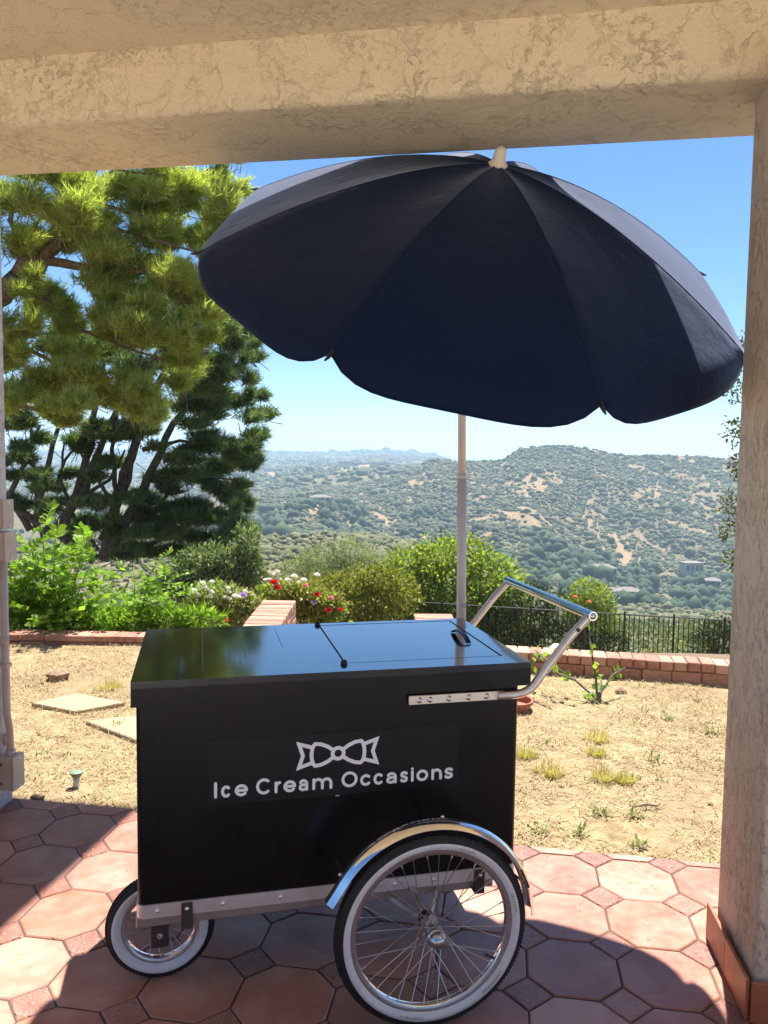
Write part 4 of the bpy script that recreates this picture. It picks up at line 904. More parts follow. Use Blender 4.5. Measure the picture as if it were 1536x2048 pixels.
n = 500; px_ = rng.uniform(-2.2, 1.7, n); dd_ = rng.exponential(.16, n); C = np.stack([px_, edgeY(px_)-.01-dd_, np.full(n, .003)], -1)
tag(blades('straw_litter', C, rng.uniform(.008, .03, n), rng.uniform(.0007, .0014, n), rng.uniform(0, .15, n), m_straw), 'stray bits of straw blown over the tile edge', 'straw', kind='stuff')
# ---- the house: columns, beam, ceiling
hu = np.array([math.cos(-.1745), math.sin(-.1745)])*1.0; hn = np.array([-hu[1], hu[0]])
house_r = empty('patio_house', (0, -3.6, 0), 0, 'tan stucco patio cover of the house framing the view', 'house')
def hq(name, pts, z0, z1, m, parent=house_r, bev=0.0, sub=None):
    """vertical prism with bevelled edges; world coords -> local"""
    off = np.array([0, -3.6]); pts = [np.array(p)-off for p in pts]; n = len(pts)
    me = bpy.data.meshes.new(name); me.from_pydata([(*p, z0) for p in pts]+[(*p, z1) for p in pts], [], [tuple(range(n))[::-1], tuple(range(n, 2*n))]+[(i, (i+1) % n, n+(i+1) % n, n+i) for i in range(n)]); me.update(); me.materials.append(m)
    o = link(bpy.data.objects.new(name, me), parent)
    import bmesh
    bm = bmesh.new(); bm.from_mesh(me); bmesh.ops.recalc_face_normals(bm, faces=bm.faces)
    if bev: bmesh.ops.bevel(bm, geom=list(bm.edges), offset=bev, segments=4, affect='EDGES', profile=.5)
    bm.to_mesh(me); bm.free()
    if bev: me.shade_smooth(); 
    try:
        if bev: me.set_sharp_from_angle(angle=.6)
    except Exception: pass
    return o
ZB, ZC = 1.6865*S, 1.82*S
oA = np.array([-.98, 2.045])*S; iA = np.array([-.826, 1.722])*S
# beam outer line through oA, inner line through iA, both along hu
pO = oA; pI = iA
A0 = pO-hu*2.2; A1 = pO+hu*5.5; I0 = pI-hu*2.2+0*hn; I1 = pI+hu*5.5
hq('beam', [I0, I1, A1, A0], ZB, ZC+.25, m_beam, bev=.028)
hq('ceiling', [I0-hn*2.75+hu*-.5, I1-hn*2.75, I1+hn*.05, I0+hn*.05+hu*-.5], ZC, ZC+.12, m_ceil)
hq('wall', [I0-hn*10.5-hu*3, I1-hn*10.5, I1-hn*10.2, I0-hn*10.2-hu*3], -.1, 4.5, simple('dark_bounce_wall', (.10, .06, .04), .7))          # unseen wall behind the camera, added for the bounced light
cx = (.7113)*S
cy0 = np.array([.7035, 1.5696])*S          # right column, back left corner
hx = np.array([math.cos(-.125), math.sin(-.125)]); hy = np.array([-hx[1], hx[0]])
hx2 = hx; K0 = cy0-hy*.385
hq('column', [K0, K0+hx*.42, cy0+hx*.42, cy0], -.01, ZB+.03, m_col, bev=.014)
colr = [o for o in house_r.children if o.name.startswith('column')][-1]
# skirting tiles round the right column
hs_ = .128
def skirt(p0, p1, n, name='skirting_tile'):
    d = (p1-p0); L_ = np.linalg.norm(d); d /= L_; nn = np.array([d[1], -d[0]])
    for i in range(n):
        a_ = p0+d*(L_*i/n+.0015); b_ = p0+d*(L_*(i+1)/n-.0015); off = np.array([0, -3.6])
        qq = [a_-off, b_-off, b_-off+nn*.011, a_-off+nn*.011]
        o = MB().add([(*p, .003) for p in qq]+[(*p, hs_) for p in qq], [(0, 3, 2, 1), (4, 5, 6, 7), (0, 1, 5, 4), (1, 2, 6, 5), (2, 3, 7, 6), (3, 0, 4, 7)]).build(name, m_skirt, colr)
        import bmesh
        bm = bmesh.new(); bm.from_mesh(o.data); bmesh.ops.recalc_face_normals(bm, faces=bm.faces); bmesh.ops.bevel(bm, geom=list(bm.edges), offset=.0015, segments=1, affect='EDGES'); bm.to_mesh(o.data); bm.free()
e_ = .018
skirt(cy0-hx*e_+hy*e_, K0-hx*e_-hy*e_, 2); skirt(K0-hx*e_-hy*e_, K0+hx*.46-hy*e_, 2)
# left column
cl0 = np.array([-1.052, 2.188])*S; K1 = cl0-hy*.42
hq('column', [K1-hx*.42, K1, cl0, cl0-hx*.42], -.01, ZB+.03, stucco('stucco_column_left', (.70, .66, .66), (.34, .28, .26), 1.5, (1, 1, .5), .6), bev=.012)
# upper storey and an unseen slab added to cast the shadow at left
hq('upper_wall', [I0+hn*.06, I1+hn*.06, A1-hn*.05, A0-hn*.05], ZC+.252, 7.2, m_wall)
k_ = 1/math.tan(SUN_EL); ZSLAB = 5.2
sh = np.array([math.sin(SUN_AZ), math.cos(SUN_AZ)])*k_*ZSLAB
c1 = EA+ed*0; bc = np.array([-.676, 2.155])*S+sh+en*.02
d2 = np.array([.105, .5556]); d2 /= np.linalg.norm(d2)
hq('shadow_slab', [bc-ed*7, bc-d2*3.15-ed*7, bc-d2*3.15, bc], ZSLAB, ZSLAB+.2, m_wall)  # added out of view, placed along the sun direction to shade the tiles

# ---- electrical boxes and conduit by the left column
def ebox(c, w, d, h, label):
    r = empty('electrical_box', c, -.125, label, 'electrical box', 'electrical boxes on the left column')
    MB().box(0, w, -d/2, d/2, -h/2, h/2, .004).build('housing', m_box, r); MB().box(w+.001, w+.010, -d/2-.003, d/2+.003, -h/2-.003, h/2+.003, .003).build('cover', m_box, r)
    for s in (-1, 1): MB().lathe([(0, .006), (.005, .004), (.006, 0)], c=(w+.010, 0, s*h*.42), axis='x', seg=8).build('screw', m_steel, r)
    MB().box(w*.1, w*.3, -d/2-.006, -d/2-.001, h*.25, h*.34, .001).build('hinge', m_darkbark, r); MB().box(w*.1, w*.3, -d/2-.006, -d/2-.001, -h*.34, -h*.25, .001).build('hinge', m_darkbark, r)
pz = lambda y, Y=3.58: float(at(30, y, Y)[2])
xc = cl0-hy*.09
def bc_(y0, y1, w, d, lb, dx=.002): ebox((float(xc[0]+hx[0]*dx), float(xc[1]+hx[1]*dx), (pz(y0)+pz(y1))/2), w, d, abs(pz(y0)-pz(y1)), lb)
bc_(1000, 1056, .052, .075, 'uppermost tan electrical box on the left column')
bc_(1064, 1120, .060, .085, 'second electrical box directly under the uppermost one')
bc_(1510, 1574, .066, .085, 'lowest electrical box near the patio floor', .012)
r = empty('conduit', (float(xc[0]), float(xc[1]), 0), -.125, 'painted conduit pipe running down the left column between the boxes', 'pipe')
z0, z1 = pz(1120), pz(1512)
MB().tube([(.030, 0, z0), (.030, 0, z1+.28), (.034, 0, z1+.2), (.046, 0, z1+.12), (.048, 0, z1)], .0155, 12).build('pipe', m_box, r, True)
MB().tube([(.030, 0, z0-.36), (.030, 0, z0-.40)], .020, 12).build('coupling', m_box, r, True); MB().tube([(.030, 0, z0-1.0+.18), (.030, 0, z0-1.05+.18)], .019, 12).build('coupling', m_box, r, True)
MB().tube([(.048, 0, z1+.03), (.048, 0, z1)], .022, 12).build('coupling', m_box, r, True)
MB().box(0.001, .05, -.022, .022, z0-.50, z0-.485).build('strap', m_box, r)

# ================================================================== THE CART
CY = .231; O2 = np.array([-.4309, 1.3215])*S
cart = empty('ice_cream_cart', (O2[0], O2[1], 0), CY, 'black three wheeled ice cream push cart with white lettering', 'cart')
Lc, Wc, ZT = 1.2407, .692, 1.0166
def rounded(x0, x1, y0, y1, r_, k=5):
    out = []
    for (cx, cy, a0) in ((x1-r_, y1-r_, 0), (x0+r_, y1-r_, 90), (x0+r_, y0+r_, 180), (x1-r_, y0+r_, 270)):
        for i in range(k+1):
            a_ = math.radians(a0+90*i/k); out.append((cx+r_*math.cos(a_), cy+r_*math.sin(a_)))
    return out
def prism(poly, z0, z1, name, m, parent, auto=.7):
    n = len(poly); return MB().add([(*p, z0) for p in poly]+[(*p, z1) for p in poly], [tuple(range(n))[::-1], tuple(range(n, 2*n))]+[(i, (i+1) % n, n+(i+1) % n, n+i) for i in range(n)]).build(name, m, parent, auto=auto)
BX0, BX1, BY0, BY1 = .012, 1.212, .018, .674
body = prism(rounded(BX0, BX1, BY0, BY1, .022), .325, .945, 'body', m_black, cart)
# lid: skirt, deck around the hatch, hatch
HX0, HX1, HY0, HY1 = .642, 1.178, .090, .656
def grid_deck():
    gx = [0, HX0, HX1, Lc]; gy = [0, HY0, HY1, Wc]; v = []; f = []
    for z in (ZT, ZT-.022):
        for y_ in gy:
            for x_ in gx: v.append((x_, y_, z))
    for j in range(3):
        for i in range(3):
            if i == 1 and j == 1: continue
            a_ = j*4+i; f.append((a_, a_+1, a_+5, a_+4)); f.append((a_+20, a_+21, a_+17, a_+16))
    for (i, j) in ((0, 1), (1, 2), (2, 3)): f.append((i+16, j+16, j, i)); f.append((i+12, j+12, j+28, i+28))
    for (i, j) in ((0, 4), (4, 8), (8, 12)): f.append((i, j, j+16, i+16)); f.append((j+3, i+3, i+19, j+19))
    # hatch hole walls
    for (i, j) in ((5, 6), (6, 10), (10, 9), (9, 5)): f.append((i, j, j+16, i+16))
    return v, f
v, f = grid_deck(); MB().add(v, f).build('lid_deck', m_lid, cart)
sk = MB(); t_ = .018; z0 = ZT-.076
for (a_, b_, c_, d_) in ((0, Lc, 0, t_), (0, Lc, Wc-t_, Wc), (0, t_, t_, Wc-t_), (Lc-t_, Lc, t_, Wc-t_)): sk.box(a_, b_, c_, d_, z0, ZT-.0225, 0)
sk.build('lid_skirt', black_paint('satin_black_skirt', .26), cart)
hatch = MB().box(HX0+.005, HX1-.005, HY0+.005, HY1-.005, ZT-.020, ZT-.0006, .002).build('hatch', m_lid, cart)
prism([(HX0-.01, HY0-.01), (HX1+.01, HY0-.01), (HX1+.01, HY1+.01), (HX0-.01, HY1+.01)], ZT-.03, ZT-.0225, 'hatch_rebate', m_blackpl, cart, None)
for yy in (.682-.02, .086): MB().lathe([(0, .014), (.008, .012), (.011, .006), (.011, 0)], c=(.640, yy, ZT+.0008), seg=14).build('hinge_knob', m_blackpl, hatch, True)
# hatch handle: an arched strap
b = MB(); vs = []; N = 14
for i in range(N+1):
    s = i/N; yy = .272+.175*s; hh = .022*math.sin(PI*s)**.8; 
    for (dx, dz) in ((-.009, 0), (.009, 0), (.009, .004), (-.009, .004)): vs.append((1.122+dx, yy, ZT+.001+hh+dz))
fs = [(i*4+k, i*4+(k+1) % 4, (i+1)*4+(k+1) % 4, (i+1)*4+k) for i in range(N) for k in range(4)]+[(3, 2, 1, 0), (N*4, N*4+1, N*4+2, N*4+3)]
b.add(vs, fs).build('handle', m_blackpl, hatch, auto=.8)
# scratches and board seams showing on the left of the lid
m_seam = simple('scratch', (.30, .32, .30), .6)
for (x_, y0_, y1_) in ((.204, .08, .665), (.341, .16, .66), (.471, .32, .655)):
    MB().box(x_-.0008, x_+.0008, y0_, y1_, ZT+.0002, ZT+.0007).build('seam_line', m_seam, cart)
# trim band, rail, brackets
def ring(poly_o, poly_i, z0, z1, name, m, parent):
    n = len(poly_o); v = [(*p, z0) for p in poly_o]+[(*p, z1) for p in poly_o]+[(*p, z0) for p in poly_i]+[(*p, z1) for p in poly_i]; f = []
    for i in range(n):
        j = (i+1) % n; f += [(i, j, n+j, n+i), (2*n+j, 2*n+i, 3*n+i, 3*n+j), (n+i, n+j, 3*n+j, 3*n+i), (j, i, 2*n+i, 2*n+j)]
    return MB().add(v, f).build(name, m, parent, auto=.7)
trim = ring(rounded(BX0-.004, BX1+.004, BY0-.004, BY1+.004, .026), rounded(BX0+.0004, BX1-.0004, BY0+.0004, BY1-.0004, .022), .292, .334, 'trim_band', m_steel, cart)
prism(rounded(BX0+.001, BX1-.001, BY0+.001, BY1-.001, .021), .296, .3248, 'base_panel', m_brack, cart)
for x_ in (.069, .261, .436, .62, .80, .93, 1.072+.06):
    MB().lathe([(0, -.0065), (.004, -.006), (.0065, -.003), (.0075, 0)], c=(x_, BY0-.0042, .314), axis='y', seg=10).build('bolt', m_chrome, trim, True)
rail = MB().box(.006, 1.14, .030, .058, .256, .2905, .003).build('rail', m_rail, cart)
MB().box(.006, 1.14, .61, .638, .256, .2905, .003).build('rail', m_rail, cart)
for x_ in (.155, 1.085):
    br = MB().box(x_-.0165, x_+.0165, .0065, .0125, .250, .330, .001).box(x_-.0165, x_+.0165, .0126, .060, .250, .2555).build('bracket', m_brack, rail)
    MB().lathe([(0, -.006), (.005, -.005), (.007, 0)], c=(x_, .0062, .314), axis='y', seg=10).build('bolt', m_chrome, rail, True)
for x_ in (.12, .5, 1.0): MB().box(x_, x_+.03, .0585, .6095, .262, .288).build('cross_bar', m_rail, cart)
# push handle
hd = MB(); ht = 1.164; hxp = 1.444
def arm(yc, name_y):
    flat = MB(); flat.box(.833, 1.15, yc-.004, yc+.004, .897, .926, .0015).build('mounting_bar', m_arm, handle)
    path = [(1.13, yc, .911), (1.185, yc, .9112), (1.215, yc, .915), (1.238, yc, .925), (1.256, yc, .941), (1.27, yc, .960), (1.30, yc, .999), (1.38, yc, 1.098), (hxp-.008, yc, ht-.010), (hxp, yc, ht)]
    MB().tube([(x_, yc-.004*(name_y), z_) for (x_, y_, z_) in path], [.0142, .0142, .0142, .0146, .0146, .0146, .0142, .0142, .0142, .0140], 14).build('arm', m_arm, handle, True)
handle = MB().tube([(hxp, -.022, ht), (hxp, .722, ht)], .0155, 20).build('push_handle', simple('polished_grip', (.40, .46, .50), .12, 1.0), cart, auto=.8)
arm(.0065, 1); arm(Wc+.004, -1)
for x_ in (.868, .902, .965, 1.031, 1.092, 1.158-.02): MB().lathe([(0, -.008), (.005, -.007), (.0085, -.002), (.010, 0)], c=(x_, .0022, .911), axis='y', seg=12).build('bolt', m_chrome, handle, True)
MB().lathe([(0, -.006), (.006, -.005), (.0075, 0)], c=(1.398, -.010, 1.118), axis='y', seg=10).build('bolt', m_brack, handle, True)
MB().lathe([(0, -.006), (.009, -.005), (.012, 0)], c=(hxp, -.022, ht), axis='y', seg=14).build('end_cap', m_chrome, handle, True)

# ---- sticker, emblem and lettering
MB().box(.221, 1.003, BY0-.0008, BY0-.0002, .621, .819).build('sticker', m_sticker, cart)
def stroke(mb, pts, w, y, closed=False, cap=True):
    p = [np.array(q_, float) for q_ in pts]; n = len(p); L_ = []; R_ = []
    for i in range(n):
        a_ = p[(i-1) % n] if (closed or i > 0) else p[i]; c_ = p[(i+1) % n] if (closed or i < n-1) else p[i]
        d1 = unit(p[i]-a_) if np.linalg.norm(p[i]-a_) > 1e-9 else unit(c_-p[i]); d2_ = unit(c_-p[i]) if np.linalg.norm(c_-p[i]) > 1e-9 else d1
        t = unit(d1+d2_); nn = np.array([-t[1], t[0]]); k = w/2/max(.45, float(np.dot(nn, np.array([-d1[1], d1[0]])))); L_.append(p[i]+nn*k); R_.append(p[i]-nn*k)
    if closed:
        v = [(q_[0], y, q_[1]) for q_ in L_+R_]; mb.add(v, [(i, (i+1) % n, n+(i+1) % n, n+i) for i in range(n)]); return
    out = L_[:]; d = unit(p[-1]-p[-2]); a0 = math.atan2(d[1], d[0])
    if cap: out += [p[-1]+w/2*np.array([math.cos(a0+PI/2-PI*k/6), math.sin(a0+PI/2-PI*k/6)]) for k in range(1, 6)]
    out2 = R_[::-1]; d = unit(p[0]-p[1]); a0 = math.atan2(d[1], d[0])
    capb = [p[0]+w/2*np.array([math.cos(a0+PI/2-PI*k/6), math.sin(a0+PI/2-PI*k/6)]) for k in range(1, 6)] if cap else []
    v = [(q_[0], y, q_[1]) for q_ in L_+R_]; mb.add(v, [(i, i+1, n+i+1, n+i) for i in range(n-1)])
    if cap:
        e = [L_[-1]]+out[len(L_):]+[R_[-1]]; mb.add([(q_[0], y, q_[1]) for q_ in e], [tuple(range(len(e)))])
        e = [R_[0]]+capb+[L_[0]]; mb.add([(q_[0], y, q_[1]) for q_ in e], [tuple(range(len(e)))])
def arc(cx, cy, rx, ry, a0, a1, n=18): return [(cx+rx*math.cos(math.radians(a0+(a1-a0)*i/n)), cy+ry*math.sin(math.radians(a0+(a1-a0)*i/n))) for i in range(n+1)]
XH = .69
def glyph(ch):
    h = XH
    return {
     'I': [[(.5, 0), (.5, 1)]], 'i': [[(.5, 0), (.5, h)], [(.5, h+.235), (.5, h+.24)]],
     'c': [arc(.5, h/2, .5, h/2, 47, 313)], 'C': [arc(.5, .5, .5, .5, 50, 310, 22)],
     'o': ['closed', arc(.5, h/2, .5, h/2, 0, 345, 23)], 'O': ['closed', arc(.5, .5, .5, .5, 0, 348, 29)],
     'e': [arc(.5, h/2, .5, h/2, 0, 318), [(.0, h/2), (1.0, h/2)]],
     'r': [[(0, 0), (0, h)], arc(1.0, h*.45, 1.0, h*.55, 172, 92, 8)],
     'a': [arc(.5, h*.60, .5, h*.40, 148, 0, 12)+[(1, h*.4), (1, 0)], [(1, h*.54)]+arc(.42, h*.27, .42, h*.27, 90, 270, 10)+arc(.5, h*.42, .5, h*.42, 300, 350, 4)],
     'm': [[(0, 0), (0, h)], arc(.25, h*.55, .25, h*.45, 175, 0, 10)+[(.5, 0)], arc(.75, h*.55, .25, h*.45, 175, 0, 10)+[(1, 0)]],
     'n': [[(0, 0), (0, h)], arc(.5, h*.52, .5, h*.48, 175, 0, 12)+[(1, 0)]],
     's': [[(.95, h*.88), (.75, h*.97), (.5, h), (.2, h*.94), (.06, h*.78), (.12, h*.62), (.35, h*.53), (.65, h*.47), (.90, h*.38), (.97, h*.22), (.82, h*.06), (.5, 0), (.2, h*.03), (.02, h*.14)]]}[ch]
SW = .0091; base_z = .6425+SW/2; CH = .0505-SW; tx = lambda u_: u_*S
# ink extents of each letter along the panel, metres / S
for ch, u0, u1 in [('I', .2397, .2397), ('c', .2558, .2855), ('e', .2963, .336), ('C', .3601, .4076), ('r', .4159, .4364), ('e', .4431, .4823), ('a', .4896, .5195), ('m', .532, .5947), ('O', .6235, .6745), ('c', .6827, .7196), ('c', .7254, .7591), ('a', .7668, .8012), ('s', .8114, .8383), ('i', .8521, .8521), ('o', .8654, .9047), ('n', .9151, .9505), ('s', .9585, .9886)]:
    if u1 > u0: u0 += SW/2; u1 -= SW/2
    G = glyph(ch); cl_ = False; yo = BY0-.0011
    if G[0] == 'closed': cl_ = True; G = G[1:]
    lt = MB()
    for s_ in G:
        q_ = [(u0+(u1-u0)*p[0] if u1 > u0 else u0, base_z+CH*p[1]) for p in s_]
        stroke(lt, q_, SW, yo, cl_); yo -= .00015
    lt.build('letter', m_white, cart)
# bow emblem, drawn in panel coordinates around its knot
em = MB(); kx, kz = .6122, .7541; sc_ = 1/1.0
P2 = lambda dx, dz: (kx+dx*.00056, kz+dz*.00056)
yo = BY0-.0011; BW = .0118
stroke(em, [P2(*p) for p in arc(0, 0, 31, 31, 0, 345, 23)], BW, yo, True)
for sg in (-1, 1):
    loop = [(30, 22), (58, 42), (95, 58), (128, 62), (138, 52), (146, 30), (149, 0), (146, -30), (138, -52), (128, -62), (95, -58), (58, -42), (30, -22)]
    stroke(em, [P2(sg*a_, b_) for a_, b_ in loop], BW, yo-.0002)
    tail = [(147, 44), (218, 66), (196, 0), (218, -66), (147, -44)]
    stroke(em, [P2(sg*a_, b_) for a_, b_ in tail], BW, yo-.0004)
em.build('bow_emblem', m_white, cart)
MB().box(.605, .617, BY0-.0012, BY0-.0006, .6175, .6195).build('chip_mark', m_white, cart)

# ---- wheels (built in the x-z plane around the axle, y is the axle)
def wheel(name, c, R_, r_rim_o, r_rim_i, r_ww, wid, nsp, hub_r, parent, cap=True):
    w = bpy.data.objects.new(name, None); w.location = c; link(w, parent)
    h = wid/2; rm = (R_+r_rim_o)/2; hh = (R_-r_rim_o)/2
    prof = [(r_rim_o, -h*.55), (r_rim_o+hh*.5, -h*.93), (r_rim_o+hh*1.0, -h), (r_rim_o+hh*1.45, -h*.86), (R_-hh*.22, -h*.62), (R_-.001, -h*.30), (R_, 0), (R_-.001, h*.30), (R_-hh*.22, h*.62), (r_rim_o+hh*1.45, h*.86), (r_rim_o+hh, h), (r_rim_o+hh*.5, h*.93), (r_rim_o, h*.55)]
    tyre = MB().lathe(prof, axis='y', seg=96).build('tyre', m_rub, w, True)
    # tread blocks
    tb = MB(); nb = int(2*PI*R_/.012)
    for i in range(nb):
        a_ = 2*PI*i/nb
        for (y0_, y1_, of) in ((-h*.62, -h*.22, 0), (-h*.16, h*.16, .5), (h*.22, h*.62, 0)):
            aa = a_+of*PI/nb; M_ = Matrix.Rotation(-aa, 4, 'Y'); d_ = hh*.20 if abs(y0_+y1_) > h*.3 else 0
            tb.box(R_-.004-d_, R_+.0022-d_*.75, y0_, y1_, -.0042, .0042, 0, M_)
    tag(tb.build('tread', m_rub, tyre), kind='stuff')
    # white wall ring, 0.8 mm proud on both sides
    for sg in (-1, 1):
        pw = [(r_rim_o+.0005, -h*.60), (r_rim_o+hh*.5, -h*.93-.0012), (r_rim_o+hh*1.0, -h-.0012), (r_ww-.002, -h*.91-.001), (r_ww, -h*.86)]
        pw = [(a_, b_*(-sg) if sg > 0 else b_) for a_, b_ in pw]
        MB().lathe(pw, axis='y', seg=96).build('white_wall', m_ww, tyre, True)
    rim = MB().lathe([(r_rim_o+.002, -h*.62), (r_rim_o+.0035, -h*.57), (r_rim_o-.004, -h*.56), (r_rim_i+.005, -h*.52), (r_rim_i, -h*.44), (r_rim_i-.0015, -h*.2), (r_rim_i-.002, 0), (r_rim_i-.0015, h*.2), (r_rim_i, h*.44), (r_rim_i+.005, h*.52), (r_rim_o-.004, h*.56), (r_rim_o+.0035, h*.57), (r_rim_o+.002, h*.62)], axis='y', seg=96).build('rim', m_chrome if not cap else m_chrome, w, True)
    MB().lathe([(r_rim_o-.001, -h*.60), (r_rim_i+.003, -h*.585), (r_rim_i, -h*.50)], axis='y', seg=96).build('rim_face', m_alu, w, True)
    hub = MB().lathe([(0, -.036), (.010, -.036), (.012, -.030), (hub_r, -.029), (hub_r, -.025), (.014, -.022), (.013, .022), (hub_r, .025), (hub_r, .029), (.012, .030), (.010, .036), (0, .036)], axis='y', seg=24).build('hub', m_spoke, w, auto=.6)
    shared = None
    for i in range(nsp):
        sg = -1 if i % 2 else 1; a_ = 2*PI*(i+.5)/nsp; da = (1 if (i//2) % 2 else -1)*math.radians(68 if nsp > 20 else 60)
        p0 = Vector((math.cos(a_+da)*(hub_r-.003), sg*.027, math.sin(a_+da)*(hub_r-.003))); p1 = Vector((math.cos(a_)*(r_rim_i+.0005), sg*.003, math.sin(a_)*(r_rim_i+.0005)))
        d_ = (p1-p0)
        o = MB().tube([p0, p0+d_*.93, p0+d_*.935, p1], [.00125, .00125, .0022, .0022], 5).build('spoke', m_spoke, w, True)
    return w
wl = wheel('wheel', (.857, -.205, .2905), .2905, .2455, .2305, .2705, .046, 36, .027, cart)
# domed hub cap, axle nut and valve
MB().lathe([(.0, -.079), (.008, -.0785), (.016, -.075), (.0225, -.067), (.025, -.057), (.0245, -.052), (.0285, -.050), (.0285, -.046), (.020, -.040), (.018, -.034)], axis='y', seg=28).build('hub_cap', brushed('hub_cap_steel', (.50, .54, .60), .22, (1, 1, 1)), wl, True)
va = math.radians(-31)
MB().tube([(math.cos(va)*.232, 0, math.sin(va)*.232), (math.cos(va)*.196, -.002, math.sin(va)*.196)], [.0045, .0035], 8).build('valve', m_blackpl, wl, True)
wr = wheel('wheel', (.857, Wc+.205, .2905), .2905, .2455, .2305, .2705, .046, 36, .027, cart)
# moulded marks on the white wall
mk = MB()
for a0, n_ in ((-52, 9), (-112, 8), (8, 7), (62, 6)):
    for i in range(n_):
        a_ = math.radians(a0+i*2.1); M_ = Matrix.Rotation(-a_, 4, 'Y'); mk.box(.2545, .2605, -.0252, -.0236, -.0013, .0017*(1+(i % 3)*.4), 0, M_)
        if i % 2 == 0: mk.box(.2545, .2560, -.0252, -.0236, .0017, .0040, 0, M_)
mk.build('moulded_marks', simple('grey_rubber', (.42, .42, .44), .6), wl)
# axle with v struts to the rail
ax = MB().tube([(.857, -.168, .2905), (.857, -.02, .2875), (.857, Wc+.02, .2875), (.857, Wc+.168, .2905)], .011, 12).build('axle', m_rail, cart, True)
for x_ in (-.085, .085):
    MB().tube([(.857+x_, .028, .268), (.857+x_*.12, -.150, .288)], .008, 4).build('strut', m_arm, ax); MB().tube([(.857+x_, Wc-.028, .268), (.857+x_*.12, Wc+.150, .288)], .008, 4).build('strut', m_arm, ax)
MB().lathe([(0, -.168), (.020, -.168), (.024, -.160), (.024, -.145), (.016, -.138), (0, -.138)], c=(.857, 0, .2905), axis='y', seg=18).build('axle_nut', m_brack, ax, auto=.6)
# fenders
def fender(yc, sg):
    prof = []
    for i in range(9):
        t = -1+2*i/8; prof.append((.326-.017*abs(t)**2.2, yc+t*.031))
    prof2 = [(r_-.0018, y_) for r_, y_ in prof][::-1]
    fd_ = MB(); v0 = len(fd_.v)
    seg = 64; a0 = math.radians(2); a1 = math.radians(160)
    pr = prof+prof2; m = len(pr)
    vv = []
    for i in range(seg+1):
        a_ = a0+(a1-a0)*i/seg; fl = max(0, (i/seg-.93)/.07); k = 1+.10*fl
        for (r_, y_) in pr: vv.append((.857+(r_+.010*fl*fl)*math.cos(a_), yc+(y_-yc)*k, .2905+(r_+.010*fl*fl)*math.sin(a_)))
    ff = [(i*m+k, (i+1)*m+k, (i+1)*m+(k+1) % m, i*m+(k+1) % m) for i in range(seg) for k in range(m)]+[tuple(range(m)), tuple(seg*m+k for k in range(m))[::-1]]
    fo = fd_.add(vv, ff).build('fender', m_chrome, cart)
    import bmesh
    bm = bmesh.new(); bm.from_mesh(fo.data); bmesh.ops.recalc_face_normals(bm, faces=bm.faces); bm.to_mesh(fo.data); bm.free(); fo.data.shade_smooth()
    try: fo.data.set_sharp_from_angle(angle=.7)
    except Exception: pass
    for ang in (84, 146, 16):
        a_ = math.radians(ang); c_ = (.857+.3275*math.cos(a_), yc+sg*.012, .2905+.3275*math.sin(a_)); M_ = Matrix.Rotation(PI/2-a_, 4, 'Y')
        MB().lathe([(0, .005), (.004, .004), (.006, 0)], c=c_, seg=10, M=M_.to_3x3()).build('bolt', m_chrome, fo, True)
        e = (.857+.300*math.cos(a_), (BY0 if sg > 0 else BY1), max(.31, .2905+.22*math.sin(a_)))
        MB().tube([(.857+.318*math.cos(a_), yc+sg*.012, .2905+.318*math.sin(a_)), e], .004, 6).build('stay', m_brack, fo)
    a_ = math.radians(24); MB().box(-.004, .004, yc-.030, yc+.030, -.03, .03, 0, Matrix.Translation((.857+.312*math.cos(a_), 0, .2905+.312*math.sin(a_))) @ Matrix.Rotation(PI/2-a_, 4, 'Y') @ Matrix.Rotation(PI/2, 4, 'Y')).build('clip', m_brack, fo)
fender(-.192, 1); fender(Wc+.192, -1)
# small front wheel in its fork
sw = wheel('front_wheel', (.070, .186, .168), .168, .119, .107, .1505, .052, 18, .020, cart, cap=False)
fk = MB().box(.070-.027, .070+.027, .1265, .1305, .146-.02, .256, .002).box(.070-.027, .070+.027, .2395, .2435, .126, .256, .002).box(.043, .097, .055, .2435, .2565, .262).build('fork', m_brack, cart)
MB().lathe([(0, .112), (.005, .112), (.005, .120), (.010, .1205), (.011, .1263), (0, .1263)], c=(.070, 0, .168), axis='y', seg=6).build('axle_bolt', m_chrome, fk); MB().tube([(.070, .1306, .168), (.070, .2394, .168)], .006, 8).build('axle', m_spoke, fk, True)
# pole socket on the back of the cart
PX, PYY = .7512*S, .4505*S-.0
MB().tube([(PX, Wc+.052, .62), (PX, Wc+.052, .93)], .026, 18).box(PX-.03, PX+.03, Wc-.018, Wc+.028, .70, .88, .002).build('pole_socket', m_brack, cart)

# ================================================================== UMBRELLA
ctr = np.array([.2035, 1.8455, 1.4414])*S; UR = .6209*S; axn = np.array([math.sin(.1642), math.sin(-.7391), 1.0]); axn /= np.linalg.norm(axn); PH = 3.5099; UH = .2184*S
e1 = np.cross([0, 1., 0], axn); e1 /= np.linalg.norm(e1); e2 = np.cross(axn, e1)
cu, su = math.cos(CY), math.sin(CY)
pw = np.array([O2[0]+cu*PX-su*(Wc+.052), O2[1]+su*PX+cu*(Wc+.052)])
um = empty('patio_umbrella', (pw[0], pw[1], .62), 0, 'dark navy umbrella tilted forward over the cart on a pale pole', 'umbrella')
ub = np.array([pw[0], pw[1], .62])
Mu = Matrix((( e1[0], e2[0], axn[0]), (e1[1], e2[1], axn[1]), (e1[2], e2[2], axn[2])))
def uw(r_, a_, h_): return ctr+r_*(math.cos(a_)*e1+math.sin(a_)*e2)+h_*axn-ub
NS, NR = 16, 22; v = []; f = []
def prof_h(s): return UH*(1-abs(s)**1.72)
